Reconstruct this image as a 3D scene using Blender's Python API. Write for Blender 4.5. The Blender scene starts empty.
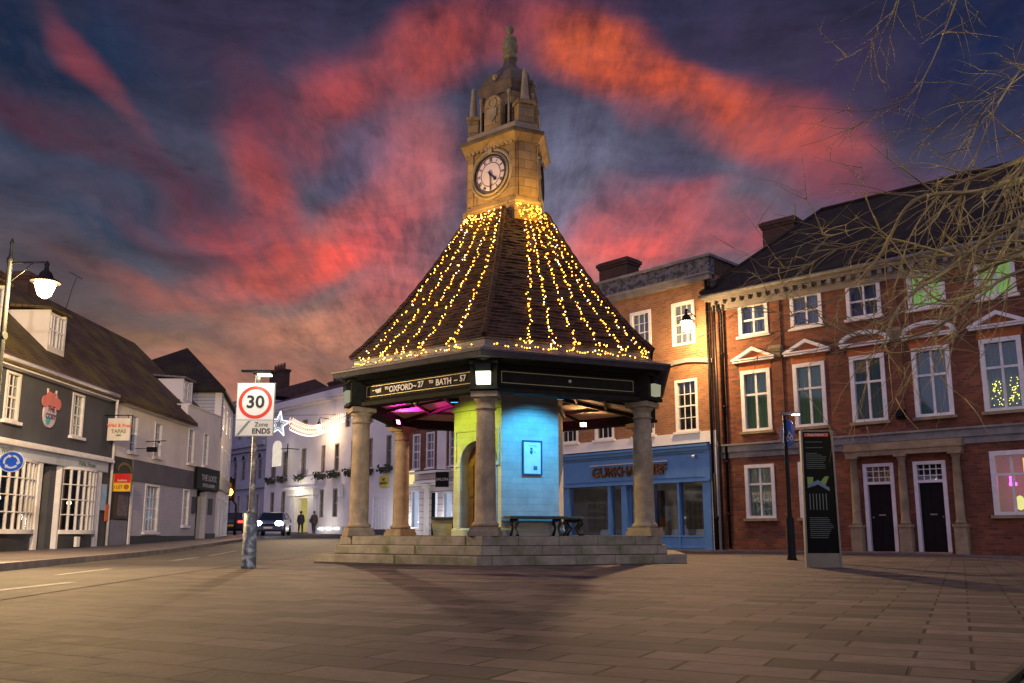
import bpy, math, random
from mathutils import Vector, Matrix, Euler
R = math.radians
S = bpy.context.scene
C = S.collection
rnd = random.Random(7)

# ---------------------------------------------------------------- camera
cam_d = bpy.data.cameras.new('camera'); cam = bpy.data.objects.new('camera', cam_d); C.objects.link(cam)
cam_d.sensor_width = 36; cam_d.lens = 36 * 870 / 1024; cam_d.shift_y = 43.5 / 1024
cam_d.clip_start = 0.05; cam_d.clip_end = 3000
cam.location = (0, 0, 0.55); cam.rotation_euler = (R(90) + math.atan(150 / 870), 0, 0)
S.camera = cam
S.view_settings.view_transform = 'Standard'; S.view_settings.look = 'None'
S.view_settings.gamma = 1; S.view_settings.exposure = 0
try: S.view_settings.use_curve_mapping = False
except Exception: pass
S.render.engine = 'CYCLES'
S.cycles.sample_clamp_indirect = 3.0
S.cycles.sample_clamp_direct = 0
S.cycles.max_bounces = 5; S.cycles.diffuse_bounces = 3; S.cycles.glossy_bounces = 3
S.cycles.transparent_max_bounces = 8; S.cycles.transmission_bounces = 2
S.cycles.caustics_reflective = False; S.cycles.caustics_refractive = False
S.cycles.use_denoising = True

def lin(c):
    return tuple(((v / 255) / 12.92 if v / 255 <= .04045 else ((v / 255 + .055) / 1.055) ** 2.4) for v in c)

# ---------------------------------------------------------------- dusk sky (world)
W = bpy.data.worlds.new('World'); S.world = W; W.use_nodes = True
nt = W.node_tree; N = nt.nodes; L = nt.links; N.clear()
def nd(t, **kw):
    n = N.new(t)
    for k, v in kw.items(): setattr(n, k, v)
    return n
def lk(a, b): L.new(a, b)
tc = nd('ShaderNodeTexCoord')
# ragged edges: warp the direction with noise before reading the clouds
def wnoise(scale, detail, amt, src, stretch=(1, 1, 1), rot=(0, 0, 0), rough=.6):
    mp = nd('ShaderNodeMapping'); mp.inputs['Scale'].default_value = stretch; mp.inputs['Rotation'].default_value = rot
    lk(tc.outputs['Generated'], mp.inputs['Vector'])
    nz = nd('ShaderNodeTexNoise'); nz.inputs['Scale'].default_value = scale; nz.inputs['Detail'].default_value = detail
    nz.inputs['Roughness'].default_value = rough
    lk(mp.outputs[0], nz.inputs['Vector'])
    sb = nd('ShaderNodeVectorMath', operation='SUBTRACT'); sb.inputs[1].default_value = (.5, .5, .5); lk(nz.outputs['Color'], sb.inputs[0])
    sc = nd('ShaderNodeVectorMath', operation='SCALE'); sc.inputs['Scale'].default_value = amt; lk(sb.outputs[0], sc.inputs[0])
    ad = nd('ShaderNodeVectorMath', operation='ADD'); lk(src, ad.inputs[0]); lk(sc.outputs[0], ad.inputs[1])
    return ad.outputs[0]
v = wnoise(2.6, 2, .15, tc.outputs['Generated'], (1, 1, 1.8))
v = wnoise(8.0, 3, .05, v, (1, 1, 2.0), (.2, .3, .1), .5)
sep = nd('ShaderNodeSeparateXYZ'); lk(v, sep.inputs[0])
at = nd('ShaderNodeMath', operation='ARCTAN2'); lk(sep.outputs[0], at.inputs[0]); lk(sep.outputs[1], at.inputs[1])
az = nd('ShaderNodeMath', operation='DEGREES'); lk(at.outputs[0], az.inputs[0])
ln = nd('ShaderNodeVectorMath', operation='NORMALIZE'); lk(v, ln.inputs[0])
s2 = nd('ShaderNodeSeparateXYZ'); lk(ln.outputs[0], s2.inputs[0])
asn = nd('ShaderNodeMath', operation='ARCSINE'); lk(s2.outputs[2], asn.inputs[0])
el = nd('ShaderNodeMath', operation='DEGREES'); lk(asn.outputs[0], el.inputs[0])
ae = nd('ShaderNodeCombineXYZ'); lk(az.outputs[0], ae.inputs[0]); lk(el.outputs[0], ae.inputs[1])
# base gradient by elevation
mr = nd('ShaderNodeMapRange'); mr.inputs['From Min'].default_value = 0; mr.inputs['From Max'].default_value = 40
lk(el.outputs[0], mr.inputs['Value'])
cr = nd('ShaderNodeValToRGB'); lk(mr.outputs[0], cr.inputs[0])
els = cr.color_ramp.elements
els[0].position = 0; els[0].color = (*lin((205, 130, 95)), 1); els[1].position = 1; els[1].color = (*lin((34, 34, 66)), 1)
for p, c in ((.2, (180, 116, 100)), (.32, (140, 112, 110)), (.45, (118, 104, 124)), (.6, (84, 82, 110)), (.78, (50, 50, 82))):
    e = els.new(p); e.color = (*lin(c), 1)
cur = cr.outputs[0]
BLOBS = [(-29,17.5,11,5,0,(58,68,92),.85),(-27,12.5,8,2.6,0,(112,96,92),.6),(27,15,9,4,0,(66,58,104),.6),(-31.0,26.6,14.7,6.2,0,(18,36,66),.95),(-25.4,19.9,15.5,3.6,-8,(34,50,78),.75),(31.3,26.5,14.6,7.3,0,(20,32,70),.97),
(26.7,17.9,11.8,4.1,10,(48,48,98),.8),(17.2,29.1,9.4,4.4,0,(58,46,78),.7),(-17.5,30.2,10.7,4.4,-20,(60,48,78),.7),
(-25.0,21.7,11.3,1.3,-14,(92,42,60),.6),(-26.8,25.9,4.7,.9,-50,(150,66,78),.6),(-28.9,22.1,6.9,1.0,-12,(80,40,58),.5),
(-17.2,22.6,2.6,5.6,20,(196,76,74),.7),(-12.6,26.2,5.0,2.6,30,(176,70,72),.75),(-4.6,29.6,7.0,2.4,15,(190,76,70),.8),(-20,27.5,8,3,-40,(48,40,70),.7),
(3.4,31.4,5.9,3.3,0,(150,72,86),.6),(7.6,29.2,6.2,2.7,-22,(228,92,54),.95),(13.1,26.7,7.1,1.9,-30,(205,84,60),.9),
(19.4,24.2,5.6,2.1,-25,(190,80,70),.85),(22.9,21.4,6.7,1.5,-10,(130,62,84),.6),(5.6,30.1,3.9,2.0,10,(230,98,52),.8),
(-9.5,23.4,3.9,2.2,20,(92,88,128),.8),(5.4,23.6,4.6,2.4,-10,(110,110,146),.75),(12.2,22.3,3.2,1.7,-10,(76,72,108),.8),
(8.8,20.6,5.9,1.3,10,(150,92,116),.6),(4.0,20.2,3.3,2.6,0,(120,118,152),.8),(-5.7,22.9,3.9,4.6,40,(196,100,104),.7),
(-11.1,20.5,5.8,1.7,35,(206,96,92),.8),(-14.2,17.1,7.7,1.7,14,(222,92,80),.95),(-11.3,17.9,2.9,1.4,30,(255,90,84),.9),
(-8.3,19.4,4.6,2.3,20,(230,96,104),.7),(-17.5,18.4,6.3,1.3,-14,(170,70,76),.7),(-22.9,18.1,9.1,.8,-16,(116,60,72),.5),(-29,19.5,7,1.4,-10,(44,58,84),.7),
(8.7,18.1,5.9,2.0,8,(226,92,92),.9),(16.6,18.8,5.0,1.5,0,(176,74,86),.7),(12.8,20.4,3.9,1.2,15,(200,84,92),.5),
(-28.4,15.6,8.1,1.7,-10,(76,66,78),.7),(-20.9,14.4,9.2,1.0,-12,(156,84,76),.7),(-25.4,12.7,7.1,1.0,-14,(92,66,70),.7),
(-17.1,11.9,9.4,1.4,-8,(110,78,82),.7),(-12.1,13.1,6.4,1.9,0,(206,132,112),.8),(-21.9,11.8,7.3,.9,-10,(150,112,90),.7),
(-17.0,10.3,9.4,1.6,0,(170,110,100),.7),(-7.6,15.9,4.6,2.6,20,(214,100,104),.7),(3.3,16.0,5.3,2.6,0,(214,120,124),.6),
(22.7,26.3,5.5,3.0,0,(58,40,76),.5)]
for a, e_, w, h, r_, c, s_ in BLOBS:
    mp = nd('ShaderNodeMapping', vector_type='TEXTURE')
    mp.inputs['Location'].default_value = (a, e_, 0); mp.inputs['Rotation'].default_value = (0, 0, R(r_)); mp.inputs['Scale'].default_value = (w * 1.3, h * 1.4, 1)
    lk(ae.outputs[0], mp.inputs['Vector'])
    le = nd('ShaderNodeVectorMath', operation='LENGTH'); lk(mp.outputs[0], le.inputs[0])
    m = nd('ShaderNodeMapRange', interpolation_type='SMOOTHSTEP'); m.inputs['From Min'].default_value = 1; m.inputs['From Max'].default_value = .1
    m.inputs['To Min'].default_value = 0; m.inputs['To Max'].default_value = s_ * .97
    lk(le.outputs['Value'], m.inputs['Value'])
    mx = nd('ShaderNodeMix', data_type='RGBA'); lk(m.outputs[0], mx.inputs['Factor']); lk(cur, mx.inputs['A']); mx.inputs['B'].default_value = (*lin(c), 1)
    cur = mx.outputs['Result']
# fibres fanning out from the glow behind the tower, and flat wisps
def M2(op, a, b=None):
    n_ = nd('ShaderNodeMath', operation=op)
    for i_, x_ in enumerate((a, b)):
        if x_ is None: continue
        if isinstance(x_, (int, float)): n_.inputs[i_].default_value = x_
        else: lk(x_, n_.inputs[i_])
    return n_.outputs[0]
v2 = wnoise(2.2, 2, .05, tc.outputs['Generated'])
sq = nd('ShaderNodeSeparateXYZ'); nq = nd('ShaderNodeVectorMath', operation='NORMALIZE'); lk(v2, nq.inputs[0]); lk(nq.outputs[0], sq.inputs[0])
az2 = M2('DEGREES', M2('ARCTAN2', sq.outputs[0], sq.outputs[1])); el2 = M2('DEGREES', M2('ARCSINE', sq.outputs[2]))
ddx = M2('ADD', az2, 3.0); ddy = M2('SUBTRACT', el2, 3.0)
ang = M2('ARCTAN2', ddy, ddx); rad = M2('LOGARITHM', M2('ADD', M2('SQRT', M2('ADD', M2('MULTIPLY', ddx, ddx), M2('MULTIPLY', ddy, ddy))), 4.0), 2.718)
cb = nd('ShaderNodeCombineXYZ'); lk(M2('MULTIPLY', ang, 4.2), cb.inputs[0]); lk(M2('MULTIPLY', rad, 2.6), cb.inputs[1])
nr = nd('ShaderNodeTexNoise'); nr.inputs['Scale'].default_value = 1.6; nr.inputs['Detail'].default_value = 10; nr.inputs['Roughness'].default_value = .68; nr.inputs['Distortion'].default_value = .12; lk(cb.outputs[0], nr.inputs['Vector'])
cb3 = nd('ShaderNodeCombineXYZ'); lk(M2('MULTIPLY', ang, 14), cb3.inputs[0]); lk(M2('MULTIPLY', rad, 9), cb3.inputs[1])
nf = nd('ShaderNodeTexNoise'); nf.inputs['Scale'].default_value = 1.7; nf.inputs['Detail'].default_value = 9; nf.inputs['Roughness'].default_value = .62; nf.inputs['Distortion'].default_value = .35; lk(cb3.outputs[0], nf.inputs['Vector'])
mp = nd('ShaderNodeMapping'); mp.inputs['Scale'].default_value = (1, 1, 3.8); mp.inputs['Rotation'].default_value = (0, R(14), 0); lk(v, mp.inputs['Vector'])
nz = nd('ShaderNodeTexNoise'); nz.inputs['Scale'].default_value = 6; nz.inputs['Detail'].default_value = 8; nz.inputs['Roughness'].default_value = .66; lk(mp.outputs[0], nz.inputs['Vector'])
m = nd('ShaderNodeMapRange'); m.inputs['From Min'].default_value = .38; m.inputs['From Max'].default_value = .64; m.inputs['To Min'].default_value = .48; m.inputs['To Max'].default_value = 1.32
lk(M2('ADD', M2('MULTIPLY', M2('ADD', nr.outputs['Fac'], nz.outputs['Fac']), .42), M2('MULTIPLY', nf.outputs['Fac'], .16)), m.inputs['Value'])
# thin parts of the cloud show the grey blue air behind
mh = nd('ShaderNodeMapRange'); mh.inputs['From Min'].default_value = .56; mh.inputs['From Max'].default_value = .36; mh.inputs['To Min'].default_value = 0; mh.inputs['To Max'].default_value = .5
lk(M2('ADD', M2('MULTIPLY', nr.outputs['Fac'], .78), M2('MULTIPLY', nf.outputs['Fac'], .22)), mh.inputs['Value'])
mxh = nd('ShaderNodeMix', data_type='RGBA'); lk(mh.outputs[0], mxh.inputs['Factor']); lk(cur, mxh.inputs['A'])
crh = nd('ShaderNodeValToRGB'); lk(mr.outputs[0], crh.inputs[0]); eh = crh.color_ramp.elements
eh[0].position = .25; eh[0].color = (*lin((150, 120, 112)), 1); eh[1].position = .9; eh[1].color = (*lin((30, 34, 66)), 1); e = eh.new(.5); e.color = (*lin((104, 96, 128)), 1)
lk(crh.outputs[0], mxh.inputs['B'])
ml = nd('ShaderNodeVectorMath', operation='SCALE'); lk(mxh.outputs['Result'], ml.inputs[0]); lk(m.outputs[0], ml.inputs['Scale'])
tn = nd('ShaderNodeVectorMath', operation='MULTIPLY'); lk(ml.outputs[0], tn.inputs[0]); tn.inputs[1].default_value = (1.08, 1.10, .95)
front = tn.outputs[0]
# the rest of the sky dome: dusk red low in front, paler blue twilight overhead and behind
s0 = nd('ShaderNodeSeparateXYZ'); lk(tc.outputs['Generated'], s0.inputs[0])
mb = nd('ShaderNodeMapRange', interpolation_type='SMOOTHSTEP'); mb.inputs['From Min'].default_value = .45; mb.inputs['From Max'].default_value = -.35
lk(s0.outputs[1], mb.inputs['Value'])
cr2 = nd('ShaderNodeValToRGB'); e2 = cr2.color_ramp.elements; lk(s0.outputs[2], cr2.inputs[0])
e2[0].position = 0; e2[0].color = (*lin((170, 100, 90)), 1); e2[1].position = .95; e2[1].color = (.13, .12, .26, 1)
e_ = e2.new(.3); e_.color = (*lin((120, 80, 105)), 1); e_ = e2.new(.6); e_.color = (*lin((48, 42, 80)), 1)
mx = nd('ShaderNodeMix', data_type='RGBA'); lk(mb.outputs[0], mx.inputs['Factor']); lk(cr2.outputs[0], mx.inputs['A']); mx.inputs['B'].default_value = (.40, .36, .58, 1)
sky_n = nd('ShaderNodeTexSky', sky_type='NISHITA'); sky_n.sun_disc = False; sky_n.sun_elevation = R(0.5); sky_n.sun_rotation = R(-8)
sn = nd('ShaderNodeVectorMath', operation='SCALE'); sn.inputs['Scale'].default_value = .01; lk(sky_n.outputs[0], sn.inputs[0])
sa = nd('ShaderNodeVectorMath', operation='ADD'); lk(mx.outputs['Result'], sa.inputs[0]); lk(sn.outputs[0], sa.inputs[1])
bg1 = nd('ShaderNodeBackground'); lk(sa.outputs[0], bg1.inputs['Color'])
bg2 = nd('ShaderNodeBackground'); lk(front, bg2.inputs['Color'])
# the clouds fill the western part of the sky and fade out towards the sides and the zenith
n0 = nd('ShaderNodeVectorMath', operation='DOT_PRODUCT'); lk(tc.outputs['Generated'], n0.inputs[0]); n0.inputs[1].default_value = (0, .95, .31)
fm = nd('ShaderNodeMapRange', interpolation_type='SMOOTHSTEP'); fm.inputs['From Min'].default_value = .62; fm.inputs['From Max'].default_value = .76; lk(n0.outputs['Value'], fm.inputs['Value'])
fz = nd('ShaderNodeMapRange'); fz.inputs['From Min'].default_value = -.04; fz.inputs['From Max'].default_value = 0; lk(s0.outputs[2], fz.inputs['Value'])
ff = nd('ShaderNodeMath', operation='MULTIPLY'); lk(fm.outputs[0], ff.inputs[0]); lk(fz.outputs[0], ff.inputs[1])
ms_ = nd('ShaderNodeMixShader'); lk(ff.outputs[0], ms_.inputs[0]); lk(bg1.outputs[0], ms_.inputs[1]); lk(bg2.outputs[0], ms_.inputs[2])
ow = nd('ShaderNodeOutputWorld'); lk(ms_.outputs[0], ow.inputs['Surface'])

# ---------------------------------------------------------------- lamps' light
def light(kind, name, loc, power, col, radius=.1, target=None, cone=90, blend=.4, parent=None):
    d = bpy.data.lights.new(name, kind); d.energy = power; d.color = col
    d.shadow_soft_size = radius
    o = bpy.data.objects.new(name, d); C.objects.link(o); o.location = loc
    if kind == 'SPOT':
        d.spot_size = R(cone); d.spot_blend = blend
        o.rotation_euler = (Vector(target) - Vector(loc)).to_track_quat('-Z', 'Y').to_euler()
    return o

# ---------------------------------------------------------------- materials
MC = {}
def new_mat(name):
    m = bpy.data.materials.new(name); m.use_nodes = True; m.node_tree.nodes.clear(); return m
def mat(name, col, rough=.6, metal=0, var=.12, vscale=3, bump=0, bscale=40, spec=.5, second=None, sscale=2, sth=(.5, .65), coat=0):
    if name in MC: return MC[name]
    m = new_mat(name); n = m.node_tree.nodes; l = m.node_tree.links
    out = n.new('ShaderNodeOutputMaterial'); p = n.new('ShaderNodeBsdfPrincipled'); l.new(p.outputs[0], out.inputs[0])
    p.inputs['Roughness'].default_value = rough; p.inputs['Metallic'].default_value = metal
    p.inputs['Specular IOR Level'].default_value = spec; p.inputs['Coat Weight'].default_value = coat
    t = n.new('ShaderNodeTexCoord'); z = n.new('ShaderNodeTexNoise'); z.inputs['Scale'].default_value = vscale; z.inputs['Detail'].default_value = 6
    l.new(t.outputs['Object'], z.inputs['Vector'])
    r = n.new('ShaderNodeMapRange'); r.inputs['From Min'].default_value = .3; r.inputs['From Max'].default_value = .7
    r.inputs['To Min'].default_value = 1 - var; r.inputs['To Max'].default_value = 1 + var; l.new(z.outputs['Fac'], r.inputs['Value'])
    s = n.new('ShaderNodeVectorMath'); s.operation = 'SCALE'; s.inputs[0].default_value = col; l.new(r.outputs[0], s.inputs['Scale'])
    o = s.outputs[0]
    if second:
        z2 = n.new('ShaderNodeTexNoise'); z2.inputs['Scale'].default_value = sscale; z2.inputs['Detail'].default_value = 8; z2.inputs['Roughness'].default_value = .65
        l.new(t.outputs['Object'], z2.inputs['Vector'])
        r2 = n.new('ShaderNodeMapRange'); r2.inputs['From Min'].default_value = sth[0]; r2.inputs['From Max'].default_value = sth[1]; l.new(z2.outputs['Fac'], r2.inputs['Value'])
        x = n.new('ShaderNodeMix'); x.data_type = 'RGBA'; l.new(r2.outputs[0], x.inputs['Factor']); l.new(o, x.inputs['A']); x.inputs['B'].default_value = (*second, 1); o = x.outputs['Result']
    l.new(o, p.inputs['Base Color'])
    if bump:
        b = n.new('ShaderNodeBump'); b.inputs['Strength'].default_value = bump; b.inputs['Distance'].default_value = .02
        z3 = n.new('ShaderNodeTexNoise'); z3.inputs['Scale'].default_value = bscale; z3.inputs['Detail'].default_value = 5; l.new(t.outputs['Object'], z3.inputs['Vector'])
        l.new(z3.outputs['Fac'], b.inputs['Height']); l.new(b.outputs[0], p.inputs['Normal'])
    MC[name] = m; return m
def brickmat(name, c1, c2, mortar, bw=.24, rh=.082, ms=.009, rough=.85, rot=0, var=.25, vscale=.8, bump=.5, horiz=False, offset=.5, second=None, sscale=1.5, sth=(.5, .7), spec=.35, rvar=0, bias=0):
    if name in MC: return MC[name]
    m = new_mat(name); n = m.node_tree.nodes; l = m.node_tree.links
    out = n.new('ShaderNodeOutputMaterial'); p = n.new('ShaderNodeBsdfPrincipled'); l.new(p.outputs[0], out.inputs[0])
    p.inputs['Specular IOR Level'].default_value = spec; p.inputs['Roughness'].default_value = rough
    t = n.new('ShaderNodeTexCoord')
    if horiz:
        mp = n.new('ShaderNodeMapping'); mp.inputs['Rotation'].default_value = (0, 0, rot); l.new(t.outputs['Object'], mp.inputs['Vector']); vec = mp.outputs[0]
    else:
        sp = n.new('ShaderNodeSeparateXYZ'); l.new(t.outputs['Object'], sp.inputs[0])
        ad = n.new('ShaderNodeMath'); l.new(sp.outputs[0], ad.inputs[0]); l.new(sp.outputs[1], ad.inputs[1])
        cb = n.new('ShaderNodeCombineXYZ'); l.new(ad.outputs[0], cb.inputs[0]); l.new(sp.outputs[2], cb.inputs[1]); vec = cb.outputs[0]
    b = n.new('ShaderNodeTexBrick'); b.offset = offset; b.inputs['Scale'].default_value = 1
    b.inputs['Brick Width'].default_value = bw; b.inputs['Row Height'].default_value = rh; b.inputs['Mortar Size'].default_value = ms; b.inputs['Mortar Smooth'].default_value = .3
    b.inputs['Bias'].default_value = bias
    b.inputs['Color1'].default_value = (*c1, 1); b.inputs['Color2'].default_value = (*c2, 1); b.inputs['Mortar'].default_value = (*mortar, 1)
    l.new(vec, b.inputs['Vector'])
    z = n.new('ShaderNodeTexNoise'); z.inputs['Scale'].default_value = vscale; z.inputs['Detail'].default_value = 7; z.inputs['Roughness'].default_value = .62; l.new(t.outputs['Object'], z.inputs['Vector'])
    r = n.new('ShaderNodeMapRange'); r.inputs['From Min'].default_value = .3; r.inputs['From Max'].default_value = .7
    r.inputs['To Min'].default_value = 1 - var; r.inputs['To Max'].default_value = 1 + var; l.new(z.outputs['Fac'], r.inputs['Value'])
    s = n.new('ShaderNodeVectorMath'); s.operation = 'SCALE'; l.new(b.outputs['Color'], s.inputs[0]); l.new(r.outputs[0], s.inputs['Scale'])
    o = s.outputs[0]
    if second:
        z2 = n.new('ShaderNodeTexNoise'); z2.inputs['Scale'].default_value = sscale; z2.inputs['Detail'].default_value = 8; z2.inputs['Roughness'].default_value = .65
        l.new(t.outputs['Object'], z2.inputs['Vector'])
        r2 = n.new('ShaderNodeMapRange'); r2.inputs['From Min'].default_value = sth[0]; r2.inputs['From Max'].default_value = sth[1]; l.new(z2.outputs['Fac'], r2.inputs['Value'])
        x = n.new('ShaderNodeMix'); x.data_type = 'RGBA'; l.new(r2.outputs[0], x.inputs['Factor']); l.new(o, x.inputs['A']); x.inputs['B'].default_value = (*second, 1); o = x.outputs['Result']
    l.new(o, p.inputs['Base Color'])
    if rvar:
        rr = n.new('ShaderNodeMapRange'); rr.inputs['From Min'].default_value = .3; rr.inputs['From Max'].default_value = .7
        rr.inputs['To Min'].default_value = rough - rvar; rr.inputs['To Max'].default_value = rough + rvar; l.new(z.outputs['Fac'], rr.inputs['Value']); l.new(rr.outputs[0], p.inputs['Roughness'])
    inv = n.new('ShaderNodeMath'); inv.operation = 'SUBTRACT'; inv.inputs[0].default_value = 1; l.new(b.outputs['Fac'], inv.inputs[1])
    zf = n.new('ShaderNodeTexNoise'); zf.inputs['Scale'].default_value = 30; zf.inputs['Detail'].default_value = 6; l.new(t.outputs['Object'], zf.inputs['Vector'])
    mm = n.new('ShaderNodeMath'); mm.operation = 'MULTIPLY_ADD'; l.new(zf.outputs['Fac'], mm.inputs[0]); mm.inputs[1].default_value = .5; l.new(inv.outputs[0], mm.inputs[2])
    bp = n.new('ShaderNodeBump'); bp.inputs['Strength'].default_value = bump; bp.inputs['Distance'].default_value = .012; l.new(mm.outputs[0], bp.inputs['Height']); l.new(bp.outputs[0], p.inputs['Normal'])
    MC[name] = m; return m
def emit(name, col, st, sampling='AUTO'):
    if name in MC: return MC[name]
    m = new_mat(name); n = m.node_tree.nodes
    out = n.new('ShaderNodeOutputMaterial'); e = n.new('ShaderNodeEmission'); e.inputs[0].default_value = (*col, 1); e.inputs[1].default_value = st
    t = n.new('ShaderNodeTexCoord'); z = n.new('ShaderNodeTexNoise'); z.inputs['Scale'].default_value = 2.2; m.node_tree.links.new(t.outputs['Object'], z.inputs['Vector'])
    r = n.new('ShaderNodeMapRange'); r.inputs['To Min'].default_value = st * .75; r.inputs['To Max'].default_value = st * 1.25
    m.node_tree.links.new(z.outputs['Fac'], r.inputs['Value']); m.node_tree.links.new(r.outputs[0], e.inputs[1])
    m.node_tree.links.new(e.outputs[0], out.inputs[0]); m.cycles.emission_sampling = sampling
    MC[name] = m; return m
def glassmat(name='window_glass', tint=(.8, .85, .9), fac=.16):
    if name in MC: return MC[name]
    m = new_mat(name); n = m.node_tree.nodes; l = m.node_tree.links
    out = n.new('ShaderNodeOutputMaterial'); mx = n.new('ShaderNodeMixShader'); t = n.new('ShaderNodeBsdfTransparent'); t.inputs[0].default_value = (*tint, 1)
    g = n.new('ShaderNodeBsdfGlossy'); g.inputs['Roughness'].default_value = .04
    fr = n.new('ShaderNodeLayerWeight'); fr.inputs[0].default_value = .5
    pw = n.new('ShaderNodeMath'); pw.operation = 'POWER'; pw.inputs[1].default_value = 3.0; l.new(fr.outputs['Facing'], pw.inputs[0])
    ad = n.new('ShaderNodeMath'); ad.operation = 'MULTIPLY_ADD'; ad.inputs[1].default_value = .5; ad.inputs[2].default_value = fac * .5; l.new(pw.outputs[0], ad.inputs[0])
    tcx = n.new('ShaderNodeTexCoord'); z = n.new('ShaderNodeTexNoise'); z.inputs['Scale'].default_value = 1.5; l.new(tcx.outputs['Object'], z.inputs['Vector'])
    bp = n.new('ShaderNodeBump'); bp.inputs['Strength'].default_value = .05; l.new(z.outputs['Fac'], bp.inputs['Height']); l.new(bp.outputs[0], g.inputs['Normal'])
    l.new(ad.outputs[0], mx.inputs[0]); l.new(t.outputs[0], mx.inputs[1]); l.new(g.outputs[0], mx.inputs[2]); l.new(mx.outputs[0], out.inputs[0])
    MC[name] = m; return m
def wavemat(name, c1, c2, period=.12, rough=.9, em=0, emc=None, glow=None):
    """vertical folds / blinds along local x+y"""
    if name in MC: return MC[name]
    m = new_mat(name); n = m.node_tree.nodes; l = m.node_tree.links
    out = n.new('ShaderNodeOutputMaterial'); p = n.new('ShaderNodeBsdfPrincipled'); l.new(p.outputs[0], out.inputs[0]); p.inputs['Roughness'].default_value = rough
    t = n.new('ShaderNodeTexCoord'); w = n.new('ShaderNodeTexWave'); w.inputs['Scale'].default_value = .314 / period * 1.0; w.inputs['Distortion'].default_value = 1.2; w.inputs['Detail'].default_value = 2
    mp = n.new('ShaderNodeMapping'); mp.inputs['Scale'].default_value = (1, 1, .12); l.new(t.outputs['Object'], mp.inputs[0]); l.new(mp.outputs[0], w.inputs['Vector'])
    x = n.new('ShaderNodeMix'); x.data_type = 'RGBA'; l.new(w.outputs['Fac'], x.inputs['Factor']); x.inputs['A'].default_value = (*c1, 1); x.inputs['B'].default_value = (*c2, 1)
    l.new(x.outputs['Result'], p.inputs['Base Color'])
    if em:
        x2 = n.new('ShaderNodeMix'); x2.data_type = 'RGBA'; x2.inputs['A'].default_value = (*emc, 1); x2.inputs['B'].default_value = (emc[0] * .55, emc[1] * .6, emc[2] * .6, 1)
        z = n.new('ShaderNodeTexNoise'); z.inputs['Scale'].default_value = 1.6; l.new(t.outputs['Object'], z.inputs['Vector'])
        a = n.new('ShaderNodeMath'); a.operation = 'MULTIPLY_ADD'; l.new(w.outputs['Fac'], a.inputs[0]); a.inputs[1].default_value = .5; l.new(z.outputs['Fac'], a.inputs[2])
        l.new(a.outputs[0], x2.inputs['Factor']); l.new(x2.outputs['Result'], p.inputs['Emission Color']); p.inputs['Emission Strength'].default_value = em
    MC[name] = m; return m

white = mat('white_paint', (.78, .77, .77), .5, var=.1, vscale=5)
cream = mat('cream_render', (.84, .79, .70), .85, var=.12, vscale=.9, bump=.25, second=(.50, .45, .38), sscale=.9, sth=(.55, .85))
pale = mat('pale_render', (.80, .76, .74), .85, var=.1, vscale=.6, bump=.2, second=(.46, .43, .42), sscale=.6, sth=(.58, .85))
stone = mat('weathered_stone', (.33, .26, .155), .85, var=.22, vscale=3.2, bump=.5, bscale=22, second=(.16, .135, .09), sscale=2.2, sth=(.52, .74))
colstone = mat('column_stone', (.32, .25, .16), .85, var=.25, vscale=5, bump=.6, bscale=30, second=(.20, .175, .12), sscale=3.5, sth=(.5, .72))
ashlar = brickmat('ashlar_stone', (.36, .245, .105), (.27, .18, .075), (.14, .10, .045), bw=.46, rh=.22, ms=.007, var=.3, vscale=2.5, bump=.7, second=(.13, .10, .06), sscale=1.8, sth=(.55, .78))
corestone = brickmat('core_stone', (.52, .50, .44), (.46, .44, .38), (.40, .38, .33), bw=.34, rh=.15, ms=.004, var=.14, vscale=3, bump=.5)
stepstone = brickmat('step_stone', (.30, .27, .20), (.24, .215, .155), (.07, .06, .04), bw=1.15, rh=.1765, ms=.009, var=.3, vscale=4, bump=.6, second=(.10, .12, .035), sscale=1.3, sth=(.5, .68))
red = brickmat('red_brick', (.28, .088, .040), (.14, .045, .025), (.14, .105, .08), bw=.24, rh=.085, ms=.010, var=.35, vscale=.7, second=(.08, .033, .02), sscale=.45, sth=(.5, .85))
orange = brickmat('orange_brick', (.34, .15, .07), (.23, .095, .045), (.26, .20, .14), bw=.24, rh=.085, ms=.011, var=.28, vscale=.7)
darkbrick = brickmat('sooty_brick', (.10, .05, .035), (.07, .035, .025), (.06, .05, .04), bw=.24, rh=.085, ms=.01)
lintel_brick = brickmat('gauged_brick', (.46, .14, .05), (.42, .12, .045), (.36, .16, .08), bw=.07, rh=.3, ms=.004, offset=0)
whitebrick = brickmat('painted_brick', (.50, .50, .56), (.47, .47, .53), (.38, .38, .43), bw=.24, rh=.085, ms=.01, var=.1)
slate = mat('dark_paint', (.035, .038, .045), .6, var=.2)
tile = brickmat('roof_tiles', (.032, .017, .012), (.018, .011, .008), (.008, .006, .005), bw=.2, rh=.14, ms=.016, var=.5, vscale=1.2, bump=1, second=(.045, .04, .012), sscale=.8, sth=(.5, .75))
mosstile = brickmat('mossy_roof_tiles', (.14, .085, .05), (.085, .052, .032), (.018, .013, .010), bw=.2, rh=.13, ms=.018, var=.5, vscale=.9, bump=1, second=(.15, .12, .025), sscale=.7, sth=(.45, .66))
blueshop = mat('blue_shop_paint', (.09, .24, .58), .38, var=.08, vscale=3)
black = mat('black_paint', (.007, .007, .008), .5, var=.2, spec=.15)
iron = mat('cast_iron', (.02, .022, .02), .45, metal=.3, var=.3)
timber = mat('dark_green_timber', (.016, .016, .011), .75, spec=.15, var=.3, vscale=8)
gilt = mat('gilt_line', (.42, .36, .16), .45, metal=.2, var=.1)
lettering = mat('cream_lettering', (.70, .68, .62), .6, var=.05)
glass = glassmat()
lead = mat('lead_flashing', (.16, .16, .165), .6, metal=.2, var=.3, vscale=6)
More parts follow.
